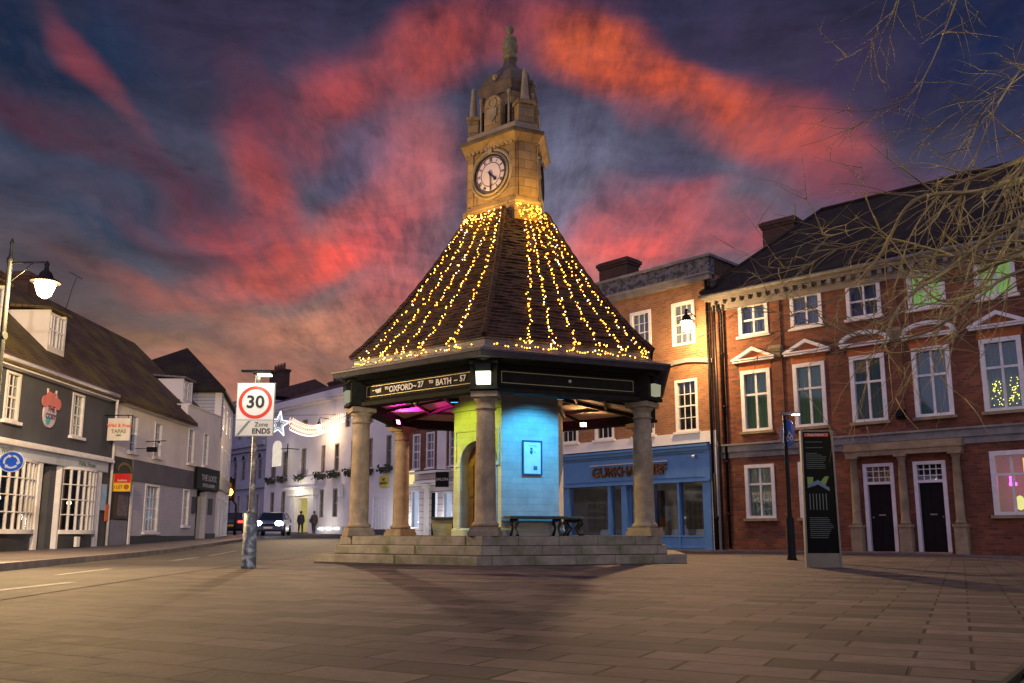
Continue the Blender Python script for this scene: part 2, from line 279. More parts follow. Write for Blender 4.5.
steel = mat('galvanised_steel', (.30, .31, .31), .45, metal=.6, var=.2)
dark_room = mat('dim_interior', (.05, .045, .04), .9, var=.5, vscale=1.2)
warm_bulb = emit('warm_bulb', (1, .36, .03), 14)
cool_bulb = emit('pale_bulb', (1, .78, .5), 6)

# ---------------------------------------------------------------- mesh builder
class MB:
    def __init__(s): s.v = []; s.f = []; s.sm = []
    def add(s, vs, fs, smooth=False):
        b = len(s.v); s.v += [tuple(q) for q in vs]; s.f += [tuple(i + b for i in f) for f in fs]; s.sm += [smooth] * len(fs)
        return s
    def box(s, x0, x1, y0, y1, z0, z1, M=None):
        vs = [Vector((x, y, z)) for z in (z0, z1) for y in (y0, y1) for x in (x0, x1)]
        if M: vs = [M @ q for q in vs]
        return s.add(vs, [(0, 2, 3, 1), (4, 5, 7, 6), (0, 1, 5, 4), (2, 6, 7, 3), (0, 4, 6, 2), (1, 3, 7, 5)])
    def bar(s, p, q, w, h=None):   # rectangular bar between two points
        p = Vector(p); q = Vector(q); d = q - p; h = h or w
        M = Matrix.Translation(p) @ d.to_track_quat('Z', 'Y').to_matrix().to_4x4()
        return s.box(-w / 2, w / 2, -h / 2, h / 2, 0, d.length, M)
    def loft(s, rings, close=True, caps=True, smooth=False):
        n = len(rings[0]); b = len(s.v); fs = []
        for r in rings: s.v += [tuple(q) for q in r]
        for i in range(len(rings) - 1):
            for j in range(n if close else n - 1):
                k = (j + 1) % n; fs.append((b + i * n + j, b + i * n + k, b + (i + 1) * n + k, b + (i + 1) * n + j))
        c = [smooth] * len(fs)
        if caps:
            fs.append(tuple(b + j for j in reversed(range(n)))); fs.append(tuple(b + (len(rings) - 1) * n + j for j in range(n))); c += [False, False]
        s.f += fs; s.sm += c; return s
    def lathe(s, prof, c=(0, 0, 0), seg=20, smooth=True, a0=0):
        return s.loft([[(c[0] + r * math.cos(a0 + 2 * math.pi * j / seg), c[1] + r * math.sin(a0 + 2 * math.pi * j / seg), c[2] + z) for j in range(seg)] for r, z in prof], smooth=smooth)
    def tube(s, pts, r, seg=8, smooth=True):
        pts = [Vector(p) for p in pts]; rings = []; up = Vector((0, 0, 1)); prev = None
        for i, p in enumerate(pts):
            d = (pts[min(i + 1, len(pts) - 1)] - pts[max(i - 1, 0)]).normalized()
            a = (prev - d * prev.dot(d)) if prev is not None else d.cross(up if abs(d.z) < .9 else Vector((1, 0, 0)))
            a.normalize(); prev = a; b_ = d.cross(a); rr = r[i] if isinstance(r, (list, tuple)) else r
            rings.append([p + (a * math.cos(t) + b_ * math.sin(t)) * rr for t in [2 * math.pi * j / seg for j in range(seg)]])
        return s.loft(rings, smooth=smooth)
    def ball(s, c, r, seg=8, rings=5, sc=(1, 1, 1)):
        return s.loft([[(c[0] + sc[0] * r * math.sin(t) * math.cos(2 * math.pi * j / seg), c[1] + sc[1] * r * math.sin(t) * math.sin(2 * math.pi * j / seg), c[2] - sc[2] * r * math.cos(t)) for j in range(seg)]
                       for t in [math.pi * (i + .25) / (rings + .5) for i in range(rings + 1)]], smooth=True)
    def extrude_y(s, poly, y0, y1, M=None):   # polygon in x,z
        a = [Vector((x, y0, z)) for x, z in poly]; b = [Vector((x, y1, z)) for x, z in poly]
        if M: a = [M @ q for q in a]; b = [M @ q for q in b]
        return s.loft([a, b])
    def extrude_z(s, poly, z0, z1): return s.loft([[(x, y, z0) for x, y in poly], [(x, y, z1) for x, y in poly]])
    def wall(s, x0, x1, z0, z1, y0, y1, holes=()):
        xs = sorted({x0, x1, *[h[0] for h in holes], *[h[1] for h in holes]}); zs = sorted({z0, z1, *[h[2] for h in holes], *[h[3] for h in holes]})
        xs = [x for x in xs if x0 <= x <= x1]; zs = [z for z in zs if z0 <= z <= z1]
        solid = lambda a, b: not any(h[0] < a < h[1] and h[2] < b < h[3] for h in holes)
        for i in range(len(xs) - 1):
            for j in range(len(zs) - 1):
                a, b, c, d = xs[i], xs[i + 1], zs[j], zs[j + 1]
                if solid((a + b) / 2, (c + d) / 2):
                    s.add([(a, y0, c), (b, y0, c), (b, y0, d), (a, y0, d)], [(0, 1, 2, 3)])
                    s.add([(a, y1, c), (b, y1, c), (b, y1, d), (a, y1, d)], [(3, 2, 1, 0)])
        for h in list(holes) + [None]:
            a, b, c, d = h[:4] if h else (x0, x1, z0, z1)
            q = [(a, c), (b, c), (b, d), (a, d)]
            for k in range(4):
                p1, p2 = q[k], q[(k + 1) % 4]
                s.add([(p1[0], y0, p1[1]), (p2[0], y0, p2[1]), (p2[0], y1, p2[1]), (p1[0], y1, p1[1])], [(0, 1, 2, 3) if not h else (3, 2, 1, 0)])
        return s
    def build(s, name, m, parent=None, **kw):
        me = bpy.data.meshes.new(name); me.from_pydata(s.v, [], s.f); me.materials.append(m)
        me.polygons.foreach_set('use_smooth', s.sm); me.update()
        o = bpy.data.objects.new(name, me); C.objects.link(o)
        if parent: o.parent = parent
        for k, v_ in kw.items(): o[k] = v_
        return o
def tag(o, label=None, cat=None, group=None, kind=None):
    for k, v_ in (('label', label), ('category', cat), ('group', group), ('kind', kind)):
        if v_: o[k] = v_
    return o
def thing(name, loc, rz, label, cat, group=None):
    o = bpy.data.objects.new(name, None); C.objects.link(o); o.location = loc; o.rotation_euler = (0, 0, rz); o.empty_display_size = .2
    return tag(o, label, cat, group)
def text(name, body, size, m, parent, loc, rot, ext=.006, bold=0, align='CENTER', xs=1):
    cu = bpy.data.curves.new(name, 'FONT'); cu.body = body; cu.size = size; cu.extrude = ext; cu.offset = bold; cu.align_x = align; cu.align_y = 'CENTER'; cu.resolution_u = 3
    t = bpy.data.objects.new(name, cu); C.objects.link(t)
    dg = bpy.context.evaluated_depsgraph_get(); me = bpy.data.meshes.new_from_object(t.evaluated_get(dg)); bpy.data.objects.remove(t)
    me.materials.clear(); me.materials.append(m)
    o = bpy.data.objects.new(name, me); C.objects.link(o); o.location = loc; o.rotation_euler = rot; o.scale = (xs, 1, 1)
    if parent: o.parent = parent
    return o
UP = (R(90), 0, 0)

# ---------------------------------------------------------------- ground
def sstep(a, b, x):
    t = min(1, max(0, (x - a) / (b - a))); return t * t * (3 - 2 * t)
def interp(x, pts):
    if x <= pts[0][0]: return pts[0][1]
    for (a, b), (c, d) in zip(pts, pts[1:]):
        if x <= c: return b + (d - b) * (x - a) / (c - a)
    return pts[-1][1]
def gz(x, y):
    h = interp(y, [(22, 0), (26, .03), (32, .13), (40, .30), (55, .50), (70, .66), (120, .85)]) * (1 - sstep(-3, 2.5, x))
    return h - .1 * sstep(11, 15, x)
paving = brickmat('stone_paving', (.098, .076, .074), (.022, .020, .027), (.006, .005, .005), bw=.56, rh=.28, ms=.010, rough=.82, rot=R(27), var=.34, vscale=7, bump=.9, horiz=True, spec=.10, rvar=.05, offset=.42, second=(.052, .042, .040), sscale=1.6, sth=(.5, .72))
asphalt = mat('asphalt', (.055, .050, .053), .8, spec=.15, var=.3, vscale=1.2, bump=.5, bscale=120, second=(.10, .092, .09), sscale=.9, sth=(.55, .75))
pavement_m = brickmat('pavement_slabs', (.15, .125, .12), (.12, .10, .098), (.04, .035, .033), bw=.6, rh=.6, ms=.012, rough=.6, horiz=True, var=.25, vscale=1.3, bump=.4)
def axis(pts):
    o = []
    for a, b, st in pts:
        x = a
        while x < b - 1e-6: o.append(x); x += st
    o.append(pts[-1][1]); return o
xs = axis([(-400, -60, 40), (-60, -24, 4), (-24, 20, 1), (20, 60, 5), (60, 400, 40)]); ys = axis([(-80, -10, 10), (-10, 80, 1.0), (80, 160, 8), (160, 900, 60)])
g = MB(); nx = len(xs)
g.add([(x, y, gz(x, y)) for y in ys for x in xs], [(j * nx + i, j * nx + i + 1, (j + 1) * nx + i + 1, (j + 1) * nx + i) for j in range(len(ys) - 1) for i in range(nx - 1)], True)
g.build('ground', paving, kind='structure')
def strip(name, left, right, dz, m, y0=None, thick=False):
    """sheet between two polylines given as (x,y); resampled"""
    n = 60; o = MB()
    def samp(pl, t):
        Ls = [0]
        for a, b in zip(pl, pl[1:]): Ls.append(Ls[-1] + math.hypot(b[0] - a[0], b[1] - a[1]))
        d = t * Ls[-1]
        for i in range(len(pl) - 1):
            if d <= Ls[i + 1] + 1e-9:
                k = (d - Ls[i]) / max(1e-9, Ls[i + 1] - Ls[i]); return (pl[i][0] + (pl[i + 1][0] - pl[i][0]) * k, pl[i][1] + (pl[i + 1][1] - pl[i][1]) * k)
        return pl[-1]
    rows = []
    for i in range(n + 1):
        a = samp(left, i / n); b = samp(right, i / n); row = []
        for k in range(9):
            x = a[0] + (b[0] - a[0]) * k / 8; y = a[1] + (b[1] - a[1]) * k / 8; row.append((x, y, gz(x, y) + dz))
        rows.append(row)
    vs = [p for r_ in rows for p in r_]
    o.add(vs, [(i * 9 + k, i * 9 + k + 1, (i + 1) * 9 + k + 1, (i + 1) * 9 + k) for i in range(n) for k in range(8)])
    if thick:
        for side in (0, 8):
            e = [r_[side] for r_ in rows]
            o.add(e + [(p[0], p[1], p[2] - .2) for p in e], [((i, i + 1, n + 2 + i, n + 1 + i) if side else (i + 1, i, n + 1 + i, n + 2 + i)) for i in range(n)])
    return o.build(name, m, kind='structure')
kerbL = [(-6.2, -20), (-6.5, 6), (-7.9, 13.5), (-9.1, 19.5), (-10.3, 26.7), (-11.2, 33), (-12.0, 40), (-14.0, 48), (-18.5, 62), (-24, 78), (-32, 96)]
roadR = [(-3.9, -20), (-4.2, 6), (-4.7, 11), (-5.0, 16), (-5.5, 24), (-7.2, 33), (-8.0, 44), (-10.5, 56), (-14.5, 64), (-20.5, 72), (-26.5, 84), (-33, 93)]
strip('road', kerbL, roadR, .005, asphalt)
faceL = [(-13.7, -20), (-13.7, 6), (-13.7, 13.5), (-13.7, 19.5), (-13.7, 26.7), (-13.7, 33), (-13.7, 40), (-15.4, 48), (-20.2, 62), (-26, 78), (-34, 96)]
strip('pavement', faceL, kerbL, .12, pavement_m, thick=True)
kerb_m = mat('kerb_stone', (.17, .15, .14), .8, var=.3, bump=.3)
strip('kerb', kerbL, [(x + .14, y) for x, y in kerbL], .124, kerb_m, thick=True)
# pavement before the brick terrace on the right
dA = Vector((.7547, -.6561, 0)); nA = Vector((-.6561, -.7547, 0)); pA = Vector((7.2193, 30.35, 0))
l1 = [tuple((pA + dA * u)[:2]) for u in (-7.5, 0, 6, 20, 30)]; l2 = [tuple((pA + dA * u + nA * 1.25)[:2]) for u in (-7.5, 0, 6, 20, 30)]
l3 = [tuple((pA + dA * u + nA * 1.40)[:2]) for u in (-7.5, 0, 6, 20, 30)]
strip('pavement_right', l2, l1, .05, pavement_m, thick=True)
strip('kerb_right', l3, l2, .054, kerb_m, thick=True)
# worn white lines on the road
line_m = mat('worn_road_paint', (.17, .165, .165), .8, var=.4, vscale=6, second=(.08, .075, .075), sscale=5, sth=(.44, .58))
def patch(name, pts, dz, m): 
    o = MB(); o.add([(x, y, gz(x, y) + dz) for x, y in pts], [tuple(range(len(pts)))]); return o.build(name, m, kind='structure')
patch('road_marking', [(-5.15, 6.0), (-4.98, 6.0), (-5.05, 10.4), (-5.2, 10.4)], .009, line_m)
patch('road_marking', [(-7.35, 19.0), (-7.2, 19.0), (-7.65, 21.8), (-7.8, 21.8)], .009, line_m)
patch('road_marking', [(-7.95, 23), (-7.8, 23), (-8.5, 27.6), (-8.65, 27.6)], .009, line_m)
patch('road_marking', [(-6.3, 12.2), (-6.18, 12.2), (-6.5, 14.5), (-6.62, 14.5)], .009, line_m)
# ribbed drain grating at the right of the foreground
gr = MB(); go = Vector((2.02, 3.15, 0)); ga = math.radians(52.6)
Mg = Matrix.Translation((2.31, 3.52, 0)) @ Matrix.Rotation(ga, 4, 'Z')
for k in range(9): gr.box(-1.4, 1.4, -.24 + k * .055, -.215 + k * .055, .002, .03, Mg)
gr.box(-1.4, 1.4, -.28, -.26, .0, .034, Mg); gr.box(-1.4, 1.4, .26, .28, .0, .034, Mg)
for k in range(8): gr.box(-1.4 + k * .4 - .012, -1.4 + k * .4 + .012, -.26, .26, .006, .022, Mg)
tag(gr.build('drain_grating', iron), 'long ribbed iron drain grating set in the paving at the lower right corner', 'drain grating')

# ---------------------------------------------------------------- window builder
def sash(root, x, z, w, h, cols=2, rows=2, y=0, arch=.1, proud=.025, rec=.14, wood=white, back=None, name='window', sill=None, split=None, rail=.5, bar=.03, gl=glass, label=None):
    f = MB()
    x1, z1 = x + w, z + h
    f.box(x, x + arch, y - proud, y + rec, z, z1); f.box(x1 - arch, x1, y - proud, y + rec, z, z1)
    f.box(x + arch, x1 - arch, y - proud, y + rec, z1 - arch, z1); f.box(x + arch, x1 - arch, y - proud, y + rec, z, z + arch * .7)
    ix0, ix1, iz0, iz1 = x + arch, x1 - arch, z + arch * .7, z1 - arch
    yb = y + rec * .45
    if split:   # mullion and transom (casement cross)
        f.box((ix0 + ix1) / 2 - split / 2, (ix0 + ix1) / 2 + split / 2, yb - .03, yb + .05, iz0, iz1)
        zt = iz0 + (iz1 - iz0) * rail; f.box(ix0, (ix0 + ix1) / 2 - split / 2, yb - .032, yb + .048, zt - split / 2, zt + split / 2)
        f.box((ix0 + ix1) / 2 + split / 2, ix1, yb - .032, yb + .048, zt - split / 2, zt + split / 2)
    else:
        for i in range(1, cols):
            xx = ix0 + (ix1 - ix0) * i / cols; f.box(xx - bar / 2, xx + bar / 2, yb, yb + .03, iz0, iz1)
        for j in range(1, rows):
            zz = iz0 + (iz1 - iz0) * j / rows; b_ = bar * (1.8 if abs(j / rows - .5) < .01 else 1); f.box(ix0, ix1, yb - .008, yb + .038, zz - b_ / 2, zz + b_ / 2)
    wd = f.build(name, wood, root)
    if label: wd['label'] = label
    p = MB(); p.box(ix0, ix1, yb + .012, yb + .018, iz0, iz1); p.build('pane', gl, wd)
    if back is not None:
        c = MB(); n = 16
        # gently folded cloth or blind behind the pane
        a = [(ix0 + (ix1 - ix0) * i / n, y + rec + .04 + .02 * (i % 2), z_) for z_ in (iz0, iz1) for i in range(n + 1)]
        c.add(a, [(i, i + 1, n + 2 + i, n + 1 + i) for i in range(n)]); c.build('curtain', back, wd)
    if sill: 
        s_ = MB(); s_.box(x - .07, x1 + .07, y - .12, y + .02, z - .09, z - .004); s_.build('sill', sill, wd)
    return wd
green_blind = wavemat('green_curtain', (.07, .15, .10), (.16, .24, .13), .13, em=.13, emc=(.16, .30, .10))
teal_blind = wavemat('teal_curtain', (.08, .15, .16), (.15, .22, .20), .12, em=.08, emc=(.10, .24, .20))
grey_blind = wavemat('grey_blind', (.16, .19, .26), (.26, .29, .36), .1)
lime_blind = wavemat('lit_lime_curtain', (.3, .4, .1), (.4, .5, .12), .16, em=.75, emc=(.36, .62, .05))
netting = wavemat('net_curtain', (.30, .28, .30), (.42, .40, .42), .11, em=.05, emc=(.5, .42, .36))
dusk_back = mat('dark_window_back', (.03, .03, .035), .8, var=.4, vscale=2)
shop_glow = wavemat('lit_window_back', (.5, .5, .5), (.6, .6, .6), .3, em=.9, emc=(.75, .80, .95))

# ================================================================= RIGHT BRICK BUILDING (A)
rzA = math.atan2(-.6561, .7547)
A = thing('brick_townhouse', (7.2193, 30.35, 0), rzA, 'long three storey red brick building with pedimented white windows and two black doors', 'building')
UW = 1.88; U0 = .95; nW = 8
holes = []
for i in range(nW):
    u = U0 + UW * i
    holes.append((u, u + 1.08, 4.03, 6.15)); holes.append((u + .03, u + 1.11, 7.36, 8.52))
ground_w = [0, 1, 4, 5, 6, 7]
for i in ground_w:
    u = U0 + UW * i; holes.append((u, u + 1.06, 1.1, 2.9))
doors = [(4.91, 5.83), (6.39, 7.3)]
for a, b in doors: holes.append((a, b, .06, 2.72))
m_ = MB(); m_.wall(.02, 16.2, -.2, 8.6, 0, .36, holes); m_.build('wall', red, A)
m_ = MB(); m_.box(.02, .38, .36, 10, -.2, 8.6); m_.box(15.84, 16.2, .36, 10, -.2, 8.6); m_.box(.38, 15.84, 9.64, 10, -.2, 8.6); m_.build('side_wall', red, A)
m_ = MB(); m_.box(.4, 15.8, 1.6, 1.7, .0, 8.5); m_.build('partition', dark_room, A)
m_ = MB()
for a, b in ((2.17, 2.5), (6.02, 6.3), (9.85, 10.15), (13.6, 13.9)):
    for z0_, z1_ in ((3.645, 6.44), (6.86, 8.415)): m_ = MB(); m_.box(a, b, -.05, -.002, z0_, z1_); m_.build('pilaster', red, A)
for a in (2.17, 6.02, 9.85, 13.6):
    m_ = MB(); m_.loft([[(a + .16 - r_, -.05 - d_, z_), (a + .16 + r_, -.05 - d_, z_), (a + .16 + r_, -.002, z_), (a + .16 - r_, -.002, z_)] for r_, d_, z_ in ((.12, .03, 6.45), (.14, .06, 6.5), (.15, .12, 6.62), (.19, .16, 6.72), (.22, .18, 6.74), (.22, .18, 6.85))]); m_.build('stone_bracket', stone, A)
m_ = MB()
m_.box(.0, 16.22, -.12, .0, 3.36, 3.58); m_.box(-.02, 16.24, -.19, .0, 3.58, 3.64); m_.box(0, 16.22, -.05, -.003, 3.16, 3.42)
m_.build('string_course', mat('grey_stone', (.26, .245, .24), .85, var=.25, vscale=4, bump=.4), A)
m_ = MB()
m_.box(-.1, 16.3, -.07, .0, 8.42, 8.60); m_.box(-.16, 16.36, -.34, .1, 8.76, 8.86); m_.box(-.2, 16.4, -.44, .1, 8.86, 8.96); m_.box(-.12, 16.32, -.12, 0, 8.6, 8.76)
m_.build('cornice', mat('grey_cream_paint', (.24, .215, .20), .7, var=.2, vscale=2), A)
m_ = MB(); k = 0
while .1 + k * .32 < 16.1:
    u = .1 + k * .32; m_.box(u, u + .13, -.31, -.12, 8.615, 8.757); k += 1
m_.build('modillions', MC['grey_cream_paint'], A)
for a, b in ((0, 4.5), (7.8, 16.22)): m_ = MB(); m_.box(a, b, -.04, -.002, -.2, .42); m_.build('plinth', red, A)
# roof: hipped, tiled
def hiproof(root, x0, x1, y0, y1, z0, z1, ins0, ins1, m, yr=None, name='roof', t=.12):
    ym = yr if yr is not None else (y0 + y1) / 2
    a = [(x0, y0, z0), (x1, y0, z0), (x1, y1, z0), (x0, y1, z0)]; r_ = [(x0 + ins0, ym, z1), (x1 - ins1, ym, z1)]
    o = MB(); low = [(p[0], p[1], p[2] - t) for p in a]
    o.add(a + r_ + low, [(0, 1, 5, 4), (1, 2, 5), (2, 3, 4, 5), (3, 0, 4), (1, 0, 6, 7), (2, 1, 7, 8), (3, 2, 8, 9), (0, 3, 9, 6), (6, 9, 8, 7)])
    return o.build(name, m, root)
rA = hiproof(A, -.25, 16.45, -.42, 10.4, 9.09, 13.15, 2.5, 2.5, tile, yr=5.0)
m_ = MB(); m_.tube([(2.25, 5, 13.18), (13.95, 5, 13.18)], .09, 6); m_.tube([(-.25, -.42, 9.1), (2.25, 5, 13.18)], .08, 6); m_.build('ridge_tiles', tile, rA)
def chimney(root, x, y, z0, z1, w, d, m, pots=0, cap=True, name='chimney'):
    o = MB(); o.box(x, x + w, y, y + d, z0, z1 - .3)
    if cap: o.box(x - .05, x + w + .05, y - .05, y + d + .05, z1 - .3, z1 - .2); o.box(x - .1, x + w + .1, y - .1, y + d + .1, z1 - .2, z1 - .06); o.box(x - .03, x + w + .03, y - .03, y + d + .03, z1 - .06, z1)
    c = o.build(name, m, root)
    for i in range(pots):
        q = MB(); xx = x + w * (i + .5) / pots; q.lathe([(.13, 0), (.12, .35), (.15, .37), (.15, .43), (.11, .45), (.10, .62)], (xx, y + d / 2, z1 - .005), 10); q.build('chimney_pot', mat('clay_pot', (.16, .08, .05), .8), c)
    return c
chimney(A, .35, 3.7, 8.7, 12.75, 1.3, .9, darkbrick)
# windows
for i in range(nW):
    u = U0 + UW * i
    lab = 'window with golden fairy lights behind the glass' if i == 4 else None
    back = green_blind if i in (0, 1) else teal_blind
    w_ = sash(A, u, 4.03, 1.08, 2.12, y=-.01, arch=.13, rec=.16, proud=.03, split=.07, rail=.62, back=back, sill=stone, label=lab)
    back = lime_blind if i in (3, 4) else grey_blind
    sash(A, u + .03, 7.36, 1.08, 1.16, y=-.01, arch=.12, rec=.15, split=.06, rail=.5, back=back, sill=cream, label='top window lit lime green from inside' if i in (3, 4) else None)
    # lintel of gauged brick with pediment over
    q = MB(); q.box(u - .05, u + 1.13, -.012, .0, 6.16, 6.42); q.build('lintel', lintel_brick, A)
    cx = u + .54; hw = .76
    q = MB(); q.box(cx - hw, cx + hw, -.16, -.001, 6.43, 6.5); q.box(cx - hw - .03, cx + hw + .03, -.2, -.001, 6.5, 6.545)
    if i in (2, 3, 6):
        pts = [(cx + hw * 1.03 * math.cos(t), 6.55 + .37 * math.sin(t)) for t in [math.pi * k / 18 for k in range(19)]]
        pin = [(cx + (hw * 1.03 - .13) * math.cos(t), 6.55 + .25 * math.sin(t)) for t in [math.pi * k / 18 for k in range(19)]]
        for k in range(18): q.extrude_y([pin[k], pts[k], pts[k + 1], pin[k + 1]], -.2, -.001)
        q2 = MB(); q2.extrude_y(pin, -.03, -.001)
    else:
        for sgn in (-1, 1): q.extrude_y([(cx + sgn * (hw + .03), 6.547), (cx, 6.93), (cx, 6.81), (cx + sgn * (hw - .2), 6.547)], -.2, -.001)
        q2 = MB(); q2.extrude_y([(cx - hw + .2, 6.55), (cx + hw - .2, 6.55), (cx, 6.81)], -.03, -.001)
    pd = q.build('pediment', white, A); q2.build('tympanum', lintel_brick, pd)
for i in ground_w:
    u = U0 + UW * i
    if i == 4:
        sash(A, u, 1.1, 1.06, 1.8, y=-.01, arch=.13, rec=.16, split=.07, rail=.66, back=None, sill=stone, label='ground floor window with magenta and amber light inside')
    else: sash(A, u, 1.1, 1.06, 1.8, y=-.01, arch=.12, rec=.16, split=.06, rail=.66, back=teal_blind, sill=stone)
# lit room behind the magenta window
u = U0 + UW * 4
q = MB(); q.box(u - .3, u + 1.4, 1.25, 1.3, .6, 3.2); q.build('lit_room_wall', wavemat('amber_room', (.3, .2, .1), (.5, .2, .3), .35, em=.22, emc=(.9, .36, .12)), A)
q = MB(); q.tube([(u + .42, .5, 2.02), (u + .42, .5, 2.2)], .07, 8); q.tube([(u + .34, .52, 1.98), (u + .52, .52, 1.98)], .05, 8); q.build('magenta_neon', emit('magenta_neon', (1, .05, .75), 9), A)
q = MB(); q.ball((u + .55, .6, 1.45), .13, 10, 6, (1, 1, 1.6)); q.build('table_lamp', emit('yellow_lamp', (.9, .75, .2), 1.6), A)
q = MB(); q.box(u + .75, u + .8, .4, .9, 1.2, 2.7); q.build('amber_strip', emit('amber_light', (1, .42, .08), 2.2), A)
# fairy lights in first floor window
q = MB(); rr = random.Random(3)
for cx_, h_ in ((u + .33, .72), (u + .78, .8)):
    for k in range(34):
        t = rr.random(); q.ball((cx_ + rr.uniform(-.17, .17) * (1 - t * .4), .1 + rr.uniform(-.015, .015), 4.2 + t * h_), .014, 5, 3)
q.build('fairy_lights', emit('fairy_gold', (1, .75, .12), 5), A)
# doors and portico
for k, (a, b) in enumerate(doors):
    f = MB(); f.box(a, a + .11, -.05, .2, .06, 2.72); f.box(b - .11, b, -.05, .2, .06, 2.72); f.box(a + .11, b - .11, -.05, .2, 2.62, 2.72); f.box(a + .11, b - .11, -.045, .2, 2.08, 2.16)
    for t in (.25, .5, .75): f.box(a + .11 + (b - a - .22) * t - .012, a + .11 + (b - a - .22) * t + .012, .02, .05, 2.16, 2.62)
    for t in (.3, .7): f.box(a + .11, b - .11, .018, .052, 2.16 + .46 * t - .012, 2.16 + .46 * t + .012)
    fr = f.build('door_frame', white, A)
    p = MB(); p.box(a + .11, b - .11, .06, .066, 2.16, 2.62); p.build('pane', glass, fr)
    p = MB(); p.box(a + .05, b - .05, .21, .24, .06, 2.7); p.build('dark_hall', dusk_back, fr)
    d = MB(); d.box(a + .11, b - .11, .1, .15, .08, 2.08)
    for x0_, x1_ in ((a + .17, (a + b) / 2 - .04), ((a + b) / 2 + .04, b - .17)):
        for z0_, z1_ in ((.22, .75), (.85, 1.4), (1.5, 1.95)): d.box(x0_, x1_, .085, .1, z0_, z1_)
    dr = d.build('door', black, A)
    h_ = MB(); h_.ball((b - .19 if k else a + .2, .06, 1.08), .03, 8, 5); h_.box((a + b) / 2 - .1, (a + b) / 2 + .1, .078, .086, 1.13, 1.17); h_.build('handle', steel, dr)
    st = MB(); st.box(a - .05, b + .05, -.3, .1, -.1, .058); st.build('doorstep', stone, A)
for x_ in (4.68, 6.11, 7.62):
    q = MB(); q.box(x_ - .17, x_ + .17, -.3, -.002, -.1, .78); q.box(x_ - .2, x_ + .2, -.33, -.002, .78, .86); q.lathe([(.15, .86), (.15, .92), (.13, .95), (.125, .97), (.12, 1.8), (.105, 2.78), (.13, 2.8), (.13, 2.84), (.16, 2.88)], (x_, -.15, 0), 16); q.box(x_ - .18, x_ + .18, -.33, -.002, 2.88, 2.94)
    q.build('portico_column', stone, A)
q = MB(); q.box(4.48, 7.82, -.3, -.002, 2.942, 3.1); q.box(4.44, 7.86, -.34, -.002, 3.1, 3.17); q.box(4.46, 7.84, -.27, -.002, 3.17, 3.33); q.build('portico_entablature', stone, A)
q = MB(); q.box(6.05, 6.3, -.16, -.001, 4.02, 4.3); q.box(6.08, 6.27, -.22, -.16, 4.1, 4.24); tag(q.build('alarm_box', black, A))
for x_ in (.36,):
    q = MB(); q.tube([(x_, -.12, .1), (x_, -.12, 8.3), (x_, -.3, 8.6)], .05, 8)
    for z_ in (1.2, 3, 4.9, 6.8): q.lathe([(.07, z_), (.07, z_ + .08)], (x_, -.12, 0), 8)
    q.build('downpipe', black, A)
q = MB(); q.tube([(-.3, -.46, 8.93), (16.4, -.46, 8.93)], .07, 6); q.build('gutter', lead, A)

# ================================================================= BLUE SHOP BUILDING (B)
rzB = math.atan2(-.7138, .7003)
B = thing('restaurant_building', (2.0851, 35.4, 0), rzB, 'three storey brown brick building with tall grey parapet over a blue restaurant front', 'building')
hb = []
topw = [(-4.4, 1.0), (-2.4, 1.0), (-.4, 1.0), (1.62, 1.0), (3.57, 1.0), (5.51, 1.0)]
for x_, w_ in topw: hb.append((x_, x_ + w_, 7.4, 9.03))
for x_, w_ in ((-2.1, .97), (-.14, .97), (1.7, .97), (3.63, .97), (5.55, .97)): hb.append((x_, x_ + w_, 4.22, 6.12))
m_ = MB(); m_.wall(-5.2, 7.2, 3.78, 9.7, 0, .34, hb); m_.build('wall', orange, B)
m_ = MB(); m_.box(-5.2, -4.86, .34, 8, -.1, 9.7); m_.box(6.86, 7.2, .34, 8, -.1, 10.5); m_.box(-4.86, 6.86, 7.7, 8, -.1, 9.7); m_.build('side_wall', orange, B)
m_ = MB(); m_.box(-5.24, 7.22, -.04, -.002, 3.78, 4.17); m_.box(-5.24, -.0, -.04, .3, 0, 3.78); m_.box(6.98, 7.22, -.06, .3, -.1, 3.78)
m_.build('white_band', pale, B)
m_ = MB()
for i in range(24):
    x0_ = -5.2 + 12.4 * i / 24; x1_ = x0_ + 12.4 / 24; f_ = lambda x: 6.6 + .13 * math.sin((x - 5.0) * 1.55)
    m_.add([(x0_, -.09, f_(x0_)), (x1_, -.09, f_(x1_)), (x1_, 0, f_(x1_)), (x0_, 0, f_(x0_)), (x0_, -.09, f_(x0_) + .16), (x1_, -.09, f_(x1_) + .16), (x1_, 0, f_(x1_) + .16), (x0_, 0, f_(x0_) + .16)], [(0, 3, 2, 1), (4, 5, 6, 7), (0, 1, 5, 4), (1, 2, 6, 5), (3, 0, 4, 7)])
m_.build('string_course', MC['grey_stone'], B)
m_ = MB(); m_.box(-5.3, 7.3, -.2, 0, 9.62, 9.8); m_.box(-5.34, 7.34, -.28, .1, 9.8, 9.88); m_.build('cornice', mat('dull_stone', (.22, .20, .20), .85, var=.25, vscale=3, bump=.4), B)
para = mat('flaking_parapet', (.17, .16, .165), .9, var=.3, vscale=4, bump=.6, second=(.06, .055, .055), sscale=4.5, sth=(.48, .56))
m_ = MB(); m_.box(-5.2, 7.2, -.02, .3, 9.88, 10.5); m_.box(6.9, 7.2, .3, 8, 9.88, 10.5); m_.build('parapet', para, B)
m_ = MB(); m_.box(-5.28, 7.28, -.1, .38, 10.5, 10.6); m_.box(6.84, 7.28, .38, 8.05, 10.5, 10.6); m_.build('coping', MC['dull_stone'], B)
m_ = MB(); m_.box(-5.1, 6.9, .35, 7.9, 9.72, 9.8); m_.build('flat_roof', lead, B)
chimney(B, .9, 1.4, 9.8, 11.95, 1.5, .8, darkbrick)
